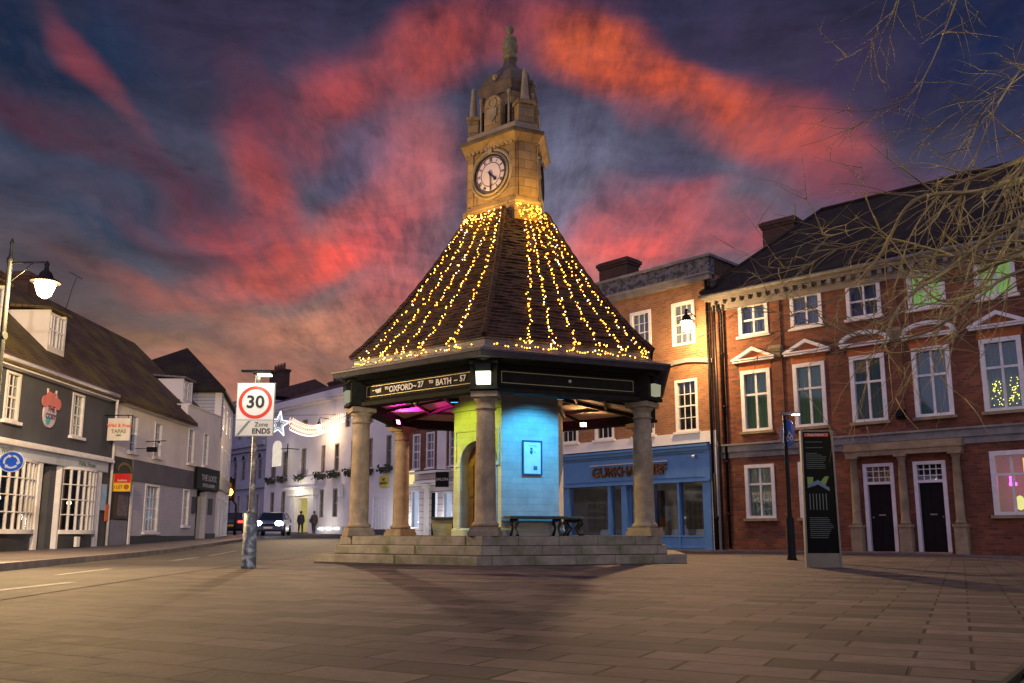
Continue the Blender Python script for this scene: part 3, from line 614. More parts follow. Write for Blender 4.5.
for i, (x_, w_) in enumerate(topw): sash(B, x_, 7.4, w_, 1.63, cols=3, rows=4, arch=.12, back=netting, bar=.025)
for x_ in (-2.1, -.14, 1.7, 3.63, 5.55): sash(B, x_, 4.22, .97, 1.9, cols=3, rows=4, arch=.1, back=dusk_back, sill=pale, bar=.03)
# shopfront
SF = blueshop
m_ = MB(); m_.box(.1, 7.0, -.16, .0, 2.42, 3.62); m_.build('fascia', SF, B)
m_ = MB(); m_.box(.02, 7.04, -.34, -.0, 3.62, 3.7); m_.box(.06, 7.02, -.26, -.0, 3.5, 3.62); m_.box(.1, 7.0, -.22, -.16, 2.40, 2.47); m_.build('shop_cornice', SF, B)
m_ = MB(); m_.box(.3, 6.8, -.19, -.16, 3.4, 3.43); m_.box(.3, 6.8, -.19, -.16, 2.55, 2.57); m_.build('fascia_moulding', mat('deep_blue_paint', (.04, .11, .32), .4), B)
for a, b in ((.12, .42), (2.4, 2.54), (3.06, 3.3), (4.22, 4.46), (5.6, 5.68), (6.66, 6.98)): m_ = MB(); m_.box(a, b, -.14, .12, .0, 2.42); m_.build('shop_pilaster', SF, B)
for a, b in ((.42, 3.06), (4.46, 6.66)): m_ = MB(); m_.box(a, b, -.08, .1, 0, .48); m_.box(a, b, -.13, .1, .48, .54); m_.box(a, b, -.12, -.08, .1, .16); m_.build('stall_riser', SF, B)
for a, b in ((.42, 2.4), (2.54, 3.06), (4.46, 5.6), (5.68, 6.66)): m_ = MB(); m_.box(a, b, .0, .01, .54, 2.42); m_.build('shop_window', glass, B)
d = MB(); d.box(3.34, 3.42, .5, .56, .05, 2.35); d.box(4.1, 4.18, .5, .56, .05, 2.35); d.box(3.42, 4.1, .5, .56, 2.2, 2.35); d.box(3.42, 4.1, .5, .56, .05, .3); dd = d.build('shop_door', SF, B)
q = MB(); q.box(3.42, 4.1, .52, .53, .3, 2.2); q.build('pane', glass, dd)
q = MB(); q.tube([(3.5, .44, 1.0), (3.5, .44, 1.35)], .015, 6); q.build('handle', steel, dd)
m_ = MB(); m_.box(3.3, 3.34, .1, .56, .02, 2.42); m_.box(4.18, 4.22, .1, .56, .02, 2.42); m_.build('door_reveal', SF, B)
# dining room
m_ = MB(); m_.box(.1, 6.85, 4.2, 4.3, .0, 3.6); m_.box(.05, .1, .2, 4.2, .0, 3.6); m_.box(6.8, 6.85, .2, 4.2, 0, 3.6); m_.build('dining_room_wall', mat('dining_room_wall', (.42, .38, .34), .9), B)
m_ = MB(); m_.box(.1, 6.8, .1, 4.2, .0, .04); m_.build('dining_room_floor', mat('dark_boards', (.06, .035, .02), .4), B)
m_ = MB(); m_.box(.1, 6.8, .34, 4.2, 2.9, 3.0); m_.build('dining_room_ceiling', mat('dim_ceiling', (.2, .18, .17), .9), B)
m_ = MB(); m_.box(1.1, 1.95, 4.1, 4.18, .9, 2.4); m_.box(3.1, 4.1, 4.05, 4.18, .1, 2.5); m_.box(5.0, 6.2, 4.1, 4.18, .8, 2.3); m_.build('wall_picture', mat('dark_picture', (.02, .012, .01), .3), B)
cloth = mat('white_tablecloth', (.62, .62, .68), .8)
for k, (x_, y_) in enumerate(((1.75, .95), (2.75, 1.3), (5.15, .95), (6.1, 1.1), (2.2, 2.8), (5.6, 2.8))):
    pp = B.matrix_basis if False else None
    M = Matrix.Translation((2.0851, 35.4, 0)) @ Matrix.Rotation(rzB, 4, 'Z'); P = M @ Vector((x_, y_, .04))
    t = thing('dining_table', P, rzB, ['small square table with white cloth in the left bay of the blue restaurant window', 'white clothed table by the restaurant door, right of the left bay', 'white clothed table just left of the mullion in the right restaurant window', 'white clothed table at the right end of the right restaurant window', 'white clothed table deep inside behind the left restaurant window', 'white clothed table deep inside behind the right restaurant window'][k], 'table', 'dining tables inside the restaurant')
    q = MB(); q.loft([[(-.38, -.38, .45), (.38, -.38, .45), (.38, .38, .45), (-.38, .38, .45)], [(-.34, -.34, .72), (.34, -.34, .72), (.34, .34, .72), (-.34, .34, .72)]]); q.build('tablecloth', cloth, t)
    q = MB(); q.lathe([(.22, 0), (.22, .03), (.04, .05), (.04, .5)], (0, 0, 0), 10); q.build('leg', black, t)
    q = MB(); q.loft([[(-.07, -.07, .72), (.07, -.07, .72), (.07, .07, .72), (-.07, .07, .72)], [(-.012, -.012, .9), (.012, -.012, .9), (.012, .012, .9), (-.012, .012, .9)]]); q.build('napkin', cloth, t)
lt = light('POINT', 'dining_room_light', (0, 0, 0), 9, (1, .8, .6), .2); lt.location = M @ Vector((2.4, 2.6, 2.3))
lt = light('POINT', 'dining_room_light', (0, 0, 0), 9, (1, .8, .6), .2); lt.location = M @ Vector((5.2, 2.6, 2.3))
for x_, y_ in ((2.4, 2.6), (5.2, 2.6)):
    q = MB(); q.lathe([(.03, 2.35), (.16, 2.4), (.13, 2.6), (.02, 2.62)], (x_, y_, 0), 12); q.tube([(x_, y_, 2.62), (x_, y_, 2.9)], .008, 5); q.build('pendant_lamp', emit('dim_shade', (1, .75, .45), .8), B)
# sign lettering: raised brown letters and a brass picture rail lamp
gold = mat('brown_gold_letters', (.20, .085, .03), .4, metal=.3, var=.5, vscale=9, second=(.06, .02, .01), sscale=12, sth=(.45, .55))
text('sign_lettering', 'GURKHA CHEF', .50, gold, B, (3.45, -.20, 2.90), UP, .035, .016, xs=1.04)
q = MB(); q.box(1.65, 5.3, -.3, -.26, 3.17, 3.21)
for x_ in (1.8, 2.9, 4.1, 5.1): q.box(x_, x_ + .04, -.27, -.16, 3.18, 3.205)
q.build('sign_lamp_rail', mat('pale_metal', (.55, .56, .58), .35, metal=.4), B)
q = MB(); q.tube([(6.45, -.2, 3.35), (6.45, -.32, 3.3)], .02, 6); q.ball((6.45, -.34, 3.27), .055, 8, 5); q.build('security_camera', white, B)
q = MB(); q.tube([(7.12, -.14, .1), (7.12, -.14, 9.6)], .05, 8); q.build('downpipe', black, B)
q = MB(); q.tube([(7.36, -.06, .1), (7.36, -.06, 9.3)], .045, 8); q.lathe([(.12, 9.2), (.16, 9.5)], (7.36, -.06, 0), 8); q.build('downpipe', iron, B)
q = MB(); q.lathe([(.075, 0), (.075, 1.0), (.09, 1.02), (.09, 1.12), (.055, 1.16), (.05, 2.6)], (7.22, -.22, .05), 10); q.build('soil_pipe', black, B)
# round black hanging sign and meter boxes on the white strip left of the shop
q = MB(); q.lathe([(.26, -.03), (.26, .03)], (0, 0, 0), 20); o = q.build('round_wall_sign', black, B); o.rotation_euler = UP; o.location = (-.26, -.12, 2.98)
q = MB(); q.lathe([(.2, -.034), (.2, .034)], (0, 0, 0), 20); o2 = q.build('sign_ring', mat('sign_grey', (.3, .3, .3), .5), o)
q = MB(); q.lathe([(.15, -.038), (.15, .038)], (0, 0, 0), 20); q.build('sign_centre', black, o)
q = MB(); q.box(-.5, -.28, -.14, -.05, .9, 2.3); q.build('side_door_panel', dusk_back, B)
q = MB(); q.box(-.16, .0, -.14, -.05, 1.65, 2.35); q.box(-.16, -.02, -.12, -.05, .95, 1.25); q.build('meter_box', pale, B)

# ================================================================= STREET LANTERNS
def lantern_mesh(root, cx, cy, cz, sc=1.0, glow=12, col=(1, .72, .36)):
    q = MB(); q.lathe([(.05, .0), (.13, .06), (.21, .3), (.2, .34)], (cx, cy, cz), 12); o = q.build('glass_bowl', emit('sodium_glass_%d' % glow, col, glow * 1.6), root)
    q = MB(); q.lathe([(.30, .34), (.30, .37), (.16, .44), (.12, .55), (.05, .62), (.04, .72), (.06, .74), (.015, .82)], (cx, cy, cz), 14); q.build('hood', black, root)
# left: swan arm lamp post
LP = thing('street_lamp', (-10.80, 18.0, gz(-10.8, 18) + .12), 0, 'tall black street lamp with lit lantern on a side arm by the grey pub', 'street lamp')
q = MB(); q.lathe([(.17, 0), (.17, .1), (.12, .2), (.11, 1.1), (.13, 1.15), (.075, 1.25), (.06, 3), (.05, 6.2), (.07, 6.22), (.07, 6.3), (.04, 6.35), (.025, 6.6), (.045, 6.64), (.01, 6.75)], (0, 0, 0), 14); q.build('pole', iron, LP)
q = MB(); q.tube([(0, 0, 6.2), (.74, 0, 6.22)], .022, 8); q.tube([(0, 0, 5.75), (.3, 0, 6.0), (.5, 0, 6.2)], .012, 6); q.tube([(0, 0, 4.6), (.06, 0, 4.6)], .09, 8); q.build('arm', iron, LP)
lantern_mesh(LP, .80, 0, 5.42, glow=14)
light('POINT', 'street_lamp_light', (-9.95, 17.95, 5.45), 3000, (1, .66, .30), .16)
SB2 = thing('street_lamp', (.7, -7.0, 0), 0, 'black street lamp standing behind the viewpoint facing the tower', 'street lamp')
q = MB(); q.lathe([(.17, 0), (.17, .1), (.12, .2), (.11, 1.1), (.075, 1.25), (.06, 3), (.05, 6.2), (.02, 6.6)], (0, 0, 0), 12); q.build('pole', iron, SB2); q = MB(); q.tube([(0, 0, 6.2), (.8, 0, 6.22)], .022, 8); q.build('arm', iron, SB2); lantern_mesh(SB2, .8, 0, 5.42, glow=14)
light('SPOT', 'street_lamp_beam', (1.5, -6.8, 5.3), 15000, (1, .82, .62), .2, target=(-16, 34, 2.8), cone=38, blend=.9)
light('SPOT', 'street_lamp_beam', (-9.95, 17.9, 5.4), 7500, (1, .64, .28), .16, target=(-2.6, 7.5, 0), cone=80, blend=.9)
# on the wall corner between the brick buildings
WL = thing('wall_lantern', (6.10, 29.6, 7.55), 0, 'bright lantern on an iron bracket at the corner of the orange brick building', 'wall lamp')
q = MB(); q.tube([(.72, 1.4, .78), (.1, .25, .86), (0, 0, .8)], .02, 6); q.tube([(.72, 1.4, .35), (.5, .95, .5), (.3, .6, .8)], .014, 6); q.build('bracket', iron, WL)
lantern_mesh(WL, 0, 0, 0, glow=30, col=(1, .76, .42))
light('POINT', 'wall_lantern_light', (6.10, 29.58, 7.5), 950, (1, .62, .24), .16)
light('SPOT', 'wall_lantern_beam', (6.08, 29.4, 7.48), 7800, (1, .60, .30), .14, target=(3.6, 10, 0), cone=100, blend=.7)

# ================================================================= CLOCK TOWER
TX, TY = -.05, 20.2; TH = R(-7.5)
T = thing('clock_tower', (TX, TY, 0), TH, 'six sided stone market shelter with tiled pyramid roof and a clock tower on top', 'clock tower')
MT = Matrix.Translation((TX, TY, 0)) @ Matrix.Rotation(TH, 4, 'Z')
def hexp(r, z, off=0): return [(r * math.cos(R(-90 + off + 60 * k)), r * math.sin(R(-90 + off + 60 * k)), z) for k in range(6)]
def hv(k, r): a = R(-90 - 60 * k); return r * math.cos(a), r * math.sin(a)
def irr(dw, dn, z):
    ang = [-120, -60, 0, 60, 120, 180]; out = []
    for i in range(6):
        a1, a2 = R(ang[i]), R(ang[(i + 1) % 6]); d1 = dw if i % 2 == 0 else dn; d2 = dn if i % 2 == 0 else dw
        det = math.cos(a1) * math.sin(a2) - math.sin(a1) * math.cos(a2)
        out.append(((d1 * math.sin(a2) - d2 * math.sin(a1)) / det, (math.cos(a1) * d2 - math.cos(a2) * d1) / det, z))
    return out
for r_, z0_, z1_ in ((4.42, -.02, .177), (3.99, .177, .353), (3.88, .353, .53)):
    q = MB(); rg = [hexp(r_ - .0, z0_), hexp(r_, z1_ - .02), hexp(r_ - .02, z1_)]; q.loft(rg); q.build('step', stepstone, T)
CAPM = colstone
for k in range(6):
    x_, y_ = hv(k, 3.5); a = R(-90 - 60 * k)
    Mx = Matrix.Translation((x_, y_, 0)) @ Matrix.Rotation(a + R(90), 4, 'Z')
    q = MB()
    q.lathe([(.235, .70), (.26, .72), (.26, .76), (.225, .79), (.205, .81), (.203, 1.2), (.198, 1.7), (.188, 2.3), (.176, 2.93)], (x_, y_, 0), 24)
    co = q.build('column', colstone, T)
    q = MB(); q.box(-.29, .29, -.29, .29, .53, .62, Mx); q.box(-.265, .265, -.265, .265, .62, .70, Mx); q.build('column_base', colstone, co)
    q = MB(); q.lathe([(.176, 2.93), (.205, 2.945), (.205, 2.97), (.18, 2.985), (.18, 3.08), (.2, 3.10), (.24, 3.17)], (x_, y_, 0), 24); q.box(-.26, .26, -.26, .26, 3.17, 3.28, Mx); q.build('capital', colstone, co)
# entablature
q = MB()
def ring(q, ro0, ro1, z0_, z1_, ri):   # hexagonal ring, outer radius ro0 at the bottom, ro1 at the top
    a, b, c, d = hexp(ro0, z0_), hexp(ro1, z1_), hexp(ri, z1_), hexp(ri, z0_)
    q.loft([a, b, c, d, a], caps=False)
ring(q, 3.78, 3.78, 3.28, 3.36, 3.42); ring(q, 3.70, 3.74, 3.362, 3.42, 3.42); ring(q, 3.64, 3.64, 3.422, 3.76, 3.42)
ring(q, 3.70, 3.78, 3.762, 3.82, 3.42); ring(q, 3.86, 3.98, 3.822, 3.9, 3.42)
q.build('entablature', timber, T)
q = MB(); ring(q, 4.12, 4.18, 3.902, 3.99, 3.2); q.loft([hexp(4.2, 3.992), hexp(4.2, 4.03), hexp(3.86, 4.13), hexp(3.3, 4.13), hexp(3.3, 3.992)], caps=False)
q.build('eaves', mat('dark_lead', (.06, .055, .06), .6, var=.3, vscale=5), T)
q = MB(); ring(q, 3.75, 3.75, 4.131, 4.2, 3.4); ring(q, 3.70, 3.70, 4.2, 4.32, 3.4); ring(q, 3.74, 3.76, 4.322, 4.36, 3.4); q.build('roof_kerb', lead, T)
# stepped tile courses
q = MB(); NC = 44; rings = []
for i in range(NC):
    t0 = i / NC; t1 = (i + 1) / NC
    f_ = lambda t: 3.68 + (1.04 - 3.68) * t - .15 * math.sin(math.pi * t) + .10 * math.exp(-t * 11)
    z0_ = 4.36 + (8.02 - 4.36) * t0; z1_ = 4.36 + (8.02 - 4.36) * t1
    rings.append(hexp(f_(t0) + .035, z0_)); rings.append(hexp(f_(t1) + .012, z1_))
# subdivide each edge for slight irregularity
def sub(rg, n, amp, rr):
    o = []
    for i in range(6):
        a = Vector(rg[i]); b = Vector(rg[(i + 1) % 6])
        for k in range(n):
            p = a.lerp(b, k / n)
            if k: p = p * (1 + rr.uniform(-amp, amp)) + Vector((0, 0, rr.uniform(-.008, .008)))
            o.append(p)
    return o
rr = random.Random(11)
q.loft([sub(r_, 14, .0035, rr) for r_ in rings], caps=True)
RT = brickmat('pyramid_roof_tiles', (.085, .036, .018), (.040, .019, .012), (.006, .005, .004), bw=.19, rh=.0832, ms=.012, var=.45, vscale=2.2, bump=.8, second=(.045, .03, .018), sscale=1.4, sth=(.5, .72))
roof = q.build('roof', RT, T)
for k in range(6):
    q = MB(); pts = [Vector((*hv(k, 3.68 + (1.04 - 3.68) * t - .15 * math.sin(math.pi * t) + .10 * math.exp(-t * 11) + .02), 4.36 + 3.66 * t + .02)) for t in [i / 26 for i in range(27)]]
    q.tube(pts, [.07 if i % 2 else .055 for i in range(27)], 6, False); q.build('hip_tiles', RT, roof)
# corner consoles
for k in range(6):
    a = R(-90 - 60 * k); Mx = Matrix.Rotation(a + R(90), 4, 'Z')
    q = MB()
    for s_ in (-1, 1): q.box(s_ * .2 - .06, s_ * .2 + .06, -3.80, -3.45, 3.365, 3.80, Mx)
    q.box(-.28, .28, -3.86, -3.45, 3.80, 3.86, Mx); q.box(-.28, .28, -3.84, -3.45, 3.30, 3.362, Mx)
    q.build('console', timber, T)
# inset outline and lettering on each face
for k in range(6):
    am = R(-90 - 60 * k - 30)   # face between vertex k and k+1
    ap = 3.64 * math.cos(R(30)) + .004
    Mx = Matrix.Rotation(am + R(90), 4, 'Z')
    q = MB(); w_ = 1.48
    q.box(-w_, w_, -ap - .008, -ap, 3.478, 3.49, Mx); q.box(-w_, w_, -ap - .008, -ap, 3.70, 3.712, Mx); q.box(-w_, -w_ + .012, -ap - .008, -ap, 3.49, 3.70, Mx); q.box(w_ - .012, w_, -ap - .008, -ap, 3.49, 3.70, Mx)
    ln_ = q.build('gilt_outline', gilt, T)
    if k == 0:
        def put(body, x_, z_, s_, b_=.004):
            p = Mx @ Vector((x_, -ap - .012, z_)); text('lettering', body, s_, lettering, T, p, (R(90), 0, am + R(90)), .004, b_, xs=.95)
        put('TO', -.86, 3.62, .085); put('OXFORD', -.44, 3.585, .175, .005); put('~', -.04, 3.59, .16); put('27', .13, 3.60, .17)
        put('TO', .42, 3.62, .085); put('BATH', .76, 3.585, .175, .005); put('–', 1.08, 3.59, .17); put('57', 1.27, 3.60, .17)
        q = MB()   # small pointing hand
        for x0_, x1_, z0_, z1_ in ((-1.30, -1.12, 3.60, 3.615), (-1.2, -1.06, 3.57, 3.63), (-1.06, -1.03, 3.55, 3.65), (-1.17, -1.08, 3.545, 3.565)): q.box(x0_, x1_, -ap - .014, -ap - .004, z0_, z1_, Mx)
        q.build('pointing_hand', lettering, T)
    if k == 5:
        q = MB(); p = Mx @ Vector((.0, -ap - .02, 3.6)); q.ball(p, .035, 8, 5); q.build('boss', lettering, T)
# ceiling and beams
q = MB(); q.loft([hexp(3.43, 3.50), hexp(1.0, 3.86), hexp(1.0, 3.89), hexp(3.43, 3.53)], caps=False); q.build('ceiling', mat('ceiling_boards', (.50, .42, .36), .7, var=.15, vscale=3), T)
beam = mat('ceiling_beam', (.045, .03, .022), .6, var=.3)
q = MB()
for k in range(6):
    x_, y_ = hv(k, 3.42); q.bar((x_ * .38, y_ * .38, 3.76), (x_, y_, 3.45), .09, .08)
    x1_, y1_ = hv(k + 1, 3.42); xm, ym = (x_ + x1_) / 2, (y_ + y1_) / 2; q.bar((xm * .44, ym * .44, 3.76), (xm, ym, 3.47), .05, .06)
for rr_, zr_ in ((1.75, 3.71), (2.55, 3.59)):
    for k in range(6):
        a = hv(k, rr_); b = hv(k + 1, rr_); q.bar((*a, zr_), (*b, zr_), .05, .06)
q.build('ceiling_beams', beam, T)
# core
rc = 1.37
# core wall with an arched doorway in the left front face (normal at local -120)
q = MB()
for k in range(6):
    if k == 0: continue
    a = hv(k, rc); b = hv(k + 1, rc)
    q.add([(*a, .53), (*b, .53), (*b, 3.9), (*a, 3.9)], [(3, 2, 1, 0)])
Mf = Matrix.Rotation(R(-30), 4, 'Z'); ap = rc * math.cos(R(30)); hw = rc / 2; dw_ = .47; zs_ = 2.14
def F(x, z, d=0): return Mf @ Vector((x, -ap + d, z))
arc = [(dw_ * math.cos(t), zs_ + dw_ * math.sin(t)) for t in [math.pi * i / 16 for i in range(17)]]
q.add([F(-hw, .53), F(-dw_, .53), F(-dw_, zs_), F(-hw, zs_)], [(0, 1, 2, 3)]); q.add([F(dw_, .53), F(hw, .53), F(hw, zs_), F(dw_, zs_)], [(0, 1, 2, 3)])
for i in range(16):
    (x0_, z0_), (x1_, z1_) = arc[i], arc[i + 1]
    q.add([F(x0_, z0_), F(x1_, z1_), F(x1_, 2.9), F(x0_, 2.9)], [(0, 3, 2, 1)]); q.add([F(x0_, z0_), F(x1_, z1_), F(x1_, z1_, .3), F(x0_, z0_, .3)], [(0, 1, 2, 3)])
q.add([F(dw_, zs_), F(hw, zs_), F(hw, 2.9), F(dw_, 2.9)], [(0, 1, 2, 3)]); q.add([F(-hw, zs_), F(-dw_, zs_), F(-dw_, 2.9), F(-hw, 2.9)], [(0, 1, 2, 3)]); q.add([F(-hw, 2.9), F(hw, 2.9), F(hw, 3.9), F(-hw, 3.9)], [(0, 1, 2, 3)])
for s_ in (-1, 1): q.add([F(s_ * dw_, .53), F(s_ * dw_, zs_), F(s_ * dw_, zs_, .3), F(s_ * dw_, .53, .3)], [(0, 1, 2, 3)])
q.build('core_wall', corestone, T)
q = MB()   # moulded arch surround with imposts and a square label frame
for i in range(16):
    (x0_, z0_), (x1_, z1_) = arc[i], arc[i + 1]; k1 = 1.19; zc = zs_
    o_ = [(x0_, z0_), (x0_ * k1, zc + (z0_ - zc) * k1), (x1_ * k1, zc + (z1_ - zc) * k1), (x1_, z1_)]
    q.loft([[F(a, b, -.03) for a, b in o_], [F(a, b, -.0015) for a, b in o_]])
for s_ in (-1, 1):
    a, b = sorted((s_ * dw_, s_ * .62)); q.box(a, b, -ap - .05, -ap - .0015, zs_ - .09, zs_ - .002, Mf); a, b = sorted((s_ * dw_, s_ * .56)); q.box(a, b, -ap - .03, -ap - .0015, .53, zs_ - .09, Mf)
    a, b = sorted((s_ * .60, s_ * .63)); q.box(a, b, -ap - .025, -ap - .0015, zs_ + .0, 2.83, Mf)
q.box(-.63, .63, -ap - .025, -ap - .0015, 2.83, 2.86, Mf)
q.build('door_surround', corestone, T)
q = MB(); pts = [(-dw_, .53), (dw_, .53)] + arc
q.loft([[F(a, b, .26) for a, b in pts], [F(a, b, .32) for a, b in pts]])
for i in range(5): q.box(-.44 + i * .18, -.30 + i * .18, -ap + .235, -ap + .26, .62, 1.3, Mf); q.box(-.44 + i * .18, -.30 + i * .18, -ap + .235, -ap + .26, 1.4, 2.1, Mf)
dr = q.build('door', mat('varnished_oak', (.24, .095, .03), .35, var=.35, vscale=6), T)
q = MB(); q.ball(F(.36, 1.35, .2), .03, 8, 5); q.build('handle', iron, dr)
q = MB(); ring(q, 1.44, 1.44, 3.3, 3.4, 1.2); q.build('core_cornice', corestone, T); q = MB(); q.loft([hexp(1.41, .531), hexp(1.41, .66), hexp(1.374, .70), hexp(1.374, .531)], caps=False); q.build('core_plinth', corestone, T)
# --- tower above the roof
tower_m = ashlar
q = MB(); q.loft([irr(.86, 1.12, 7.72), irr(.86, 1.12, 8.02), irr(.83, 1.10, 8.06), irr(.83, 1.10, 8.2), irr(.755, 1.04, 8.28), irr(.722, 1.0, 8.34), irr(.722, 1.0, 9.72)]); q.build('tower_shaft', tower_m, T)
for an in (-60, 60, 180):    # raised corner pilasters
    Mx = Matrix.Rotation(R(an + 90), 4, 'Z'); q = MB(); q.box(-.2, .2, -1.035, -.9, 8.34, 9.66, Mx); q.build('tower_pilaster', tower_m, T)
for an in (-120, 0, 120):
    Mx = Matrix.Rotation(R(an + 90), 4, 'Z')
    for s_ in (-1, 1): a, b = sorted((s_ * .72, s_ * .55)); q = MB(); q.box(a, b, -.752, -.7, 8.34, 9.66, Mx); q.build('tower_pilaster', tower_m, T)
q = MB(); q.loft([irr(.76, 1.04, 9.66), irr(.80, 1.07, 9.74), irr(.84, 1.11, 9.80), irr(.90, 1.15, 9.87)]); q.build('tower_cornice', tower_m, T)
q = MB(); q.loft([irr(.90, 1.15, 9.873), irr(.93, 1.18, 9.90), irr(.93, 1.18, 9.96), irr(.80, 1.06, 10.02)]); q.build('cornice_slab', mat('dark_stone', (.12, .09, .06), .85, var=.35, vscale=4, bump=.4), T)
q = MB(); q.loft([irr(.76, 1.02, 10.02), irr(.76, 1.02, 10.16), irr(.73, 1.0, 10.2)]); q.build('parapet_base', stone, T)
for an in (-120, 0, 120):
    Mx = Matrix.Rotation(R(an + 90), 4, 'Z')
    q = MB()
    for i in range(11): q.box(-.66 + i * .127, -.60 + i * .127, -.80, -.72, 9.66, 9.725, Mx)
    q.build('dentils', stone, T)
    q = MB(); q.loft([[Mx @ Vector((r_ * math.cos(-2 * math.pi * i / 40), -.722 - d, 9.03 + r_ * math.sin(-2 * math.pi * i / 40))) for i in range(40)] for r_, d in ((.64, 0), (.64, .03), (.60, .045), (.57, .03), (.57, 0))], caps=False); q.box(-.06, .06, -.80, -.725, 9.55, 9.70, Mx); q.build('clock_hood', stone, T)
    for s_ in (-1, 1):
        q = MB(); c1 = Mx @ Vector((s_ * .43, -.60, 0)); q.lathe([(.045, 10.2), (.05, 10.26), (.032, 10.3), (.028, 11.02), (.045, 11.06), (.05, 11.14)], (c1.x, c1.y, 0), 8); q.build('colonnette', stone, T)
    q = MB(); pc = Mx @ Vector((0, -.60, 11.6)); q.ball(pc, .075, 8, 5); q.build('dome_boss', stone, T)
# pedestals and pinnacles on the narrow corners
for an in (-60, 60, 180):
    Mx = Matrix.Rotation(R(an + 90), 4, 'Z')
    q = MB(); q.box(-.2, .2, -1.02, -.76, 10.2, 10.66, Mx); q.box(-.24, .24, -1.06, -.72, 10.66, 10.74, Mx)
    ped = q.build('pedestal', tower_m, T)
    q = MB(); c = Mx @ Vector((0, -.92, 0)); q.lathe([(.13, 10.74), (.13, 10.8), (.105, 10.84), (.10, 10.9), (.065, 11.4), (.055, 11.46), (.06, 11.5), (.045, 11.58), (.012, 11.64)], (c.x, c.y, 0), 10); q.build('pinnacle', stone, ped)
# lantern stage
q = MB(); q.loft([irr(.54, .68, 10.2), irr(.54, .68, 11.2)]); q.build('lantern_stage', tower_m, T)
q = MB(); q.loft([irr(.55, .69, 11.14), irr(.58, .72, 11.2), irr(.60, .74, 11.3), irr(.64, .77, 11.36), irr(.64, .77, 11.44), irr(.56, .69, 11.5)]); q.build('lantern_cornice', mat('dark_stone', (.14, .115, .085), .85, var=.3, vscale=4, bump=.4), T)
for an in (-120, 0, 120):
    Mx = Matrix.Rotation(R(an + 90), 4, 'Z')
    # dark openings either side and crest tablet with round head
    q = MB()
    for s_ in (-1, 1): a, b = sorted((s_ * .30, s_ * .47)); q.box(a, b, -.575, -.555, 10.3, 10.8, Mx)
    q.build('louvre', black, T)
    q = MB(); pl = [(-.25, 10.2), (.25, 10.2), (.25, 10.85)] + [(.25 * math.cos(t), 10.85 + .22 * math.sin(t)) for t in [math.pi * i / 10 for i in range(1, 10)]] + [(-.25, 10.85)]
    q.loft([[Mx @ Vector((x, -.70, z)) for x, z in pl], [Mx @ Vector((x, -.57, z)) for x, z in pl]]); tb = q.build('crest_tablet', tower_m, T)
    q = MB(); pl = [(-.15, 10.72), (-.14, 10.52), (0, 10.38), (.14, 10.52), (.15, 10.72)]
    q.loft([[Mx @ Vector((x, -.735, z)) for x, z in pl], [Mx @ Vector((x, -.7, z)) for x, z in pl]])
    for i in range(12):
        t = 2 * math.pi * i / 12; t2 = 2 * math.pi * (i + 1) / 12
        q.loft([[Mx @ Vector((r_ * math.cos(tt), -.72, 10.87 + r_ * .95 * math.sin(tt))) for r_, tt in ((.10, t), (.14, t), (.14, t2), (.10, t2))], [Mx @ Vector((r_ * math.cos(tt), -.7, 10.87 + r_ * .95 * math.sin(tt))) for r_, tt in ((.10, t), (.14, t), (.14, t2), (.10, t2))]])
    q.build('crest_shield', stone, tb)
    for s_ in (-1, 1):
        q = MB(); c1 = Mx @ Vector((s_ * .34, -.66, 0)); q.lathe([(.05, 10.2), (.05, 10.26), (.035, 10.3), (.03, 10.7), (.05, 10.74), (.05, 10.8)], (c1.x, c1.y, 0), 8)
# dome: bell shaped, running up into the neck
prof = [(.55, .68, 11.5), (.55, .675, 11.56), (.53, .645, 11.66), (.48, .57, 11.77), (.41, .47, 11.86), (.32, .36, 11.93), (.25, .27, 12.0), (.19, .195, 12.08), (.155, .155, 12.18), (.14, .14, 12.32)]
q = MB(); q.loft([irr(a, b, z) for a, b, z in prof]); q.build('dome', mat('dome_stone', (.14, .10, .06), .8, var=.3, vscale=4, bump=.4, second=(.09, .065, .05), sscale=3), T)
q = MB(); q.lathe([(.15, 12.32), (.19, 12.34), (.19, 12.40), (.155, 12.44), (.15, 12.5), (.2, 12.58), (.21, 12.68), (.18, 12.76), (.15, 12.82), (.18, 12.86), (.17, 12.92), (.1, 12.98), (.05, 13.02), (.05, 13.06), (.085, 13.1), (.1, 13.16), (.085, 13.22), (.04, 13.27), (.005, 13.3)], (0, 0, 0), 14); q.build('finial', mat('mossy_stone', (.24, .20, .10), .85, var=.3, vscale=6, bump=.4), T)
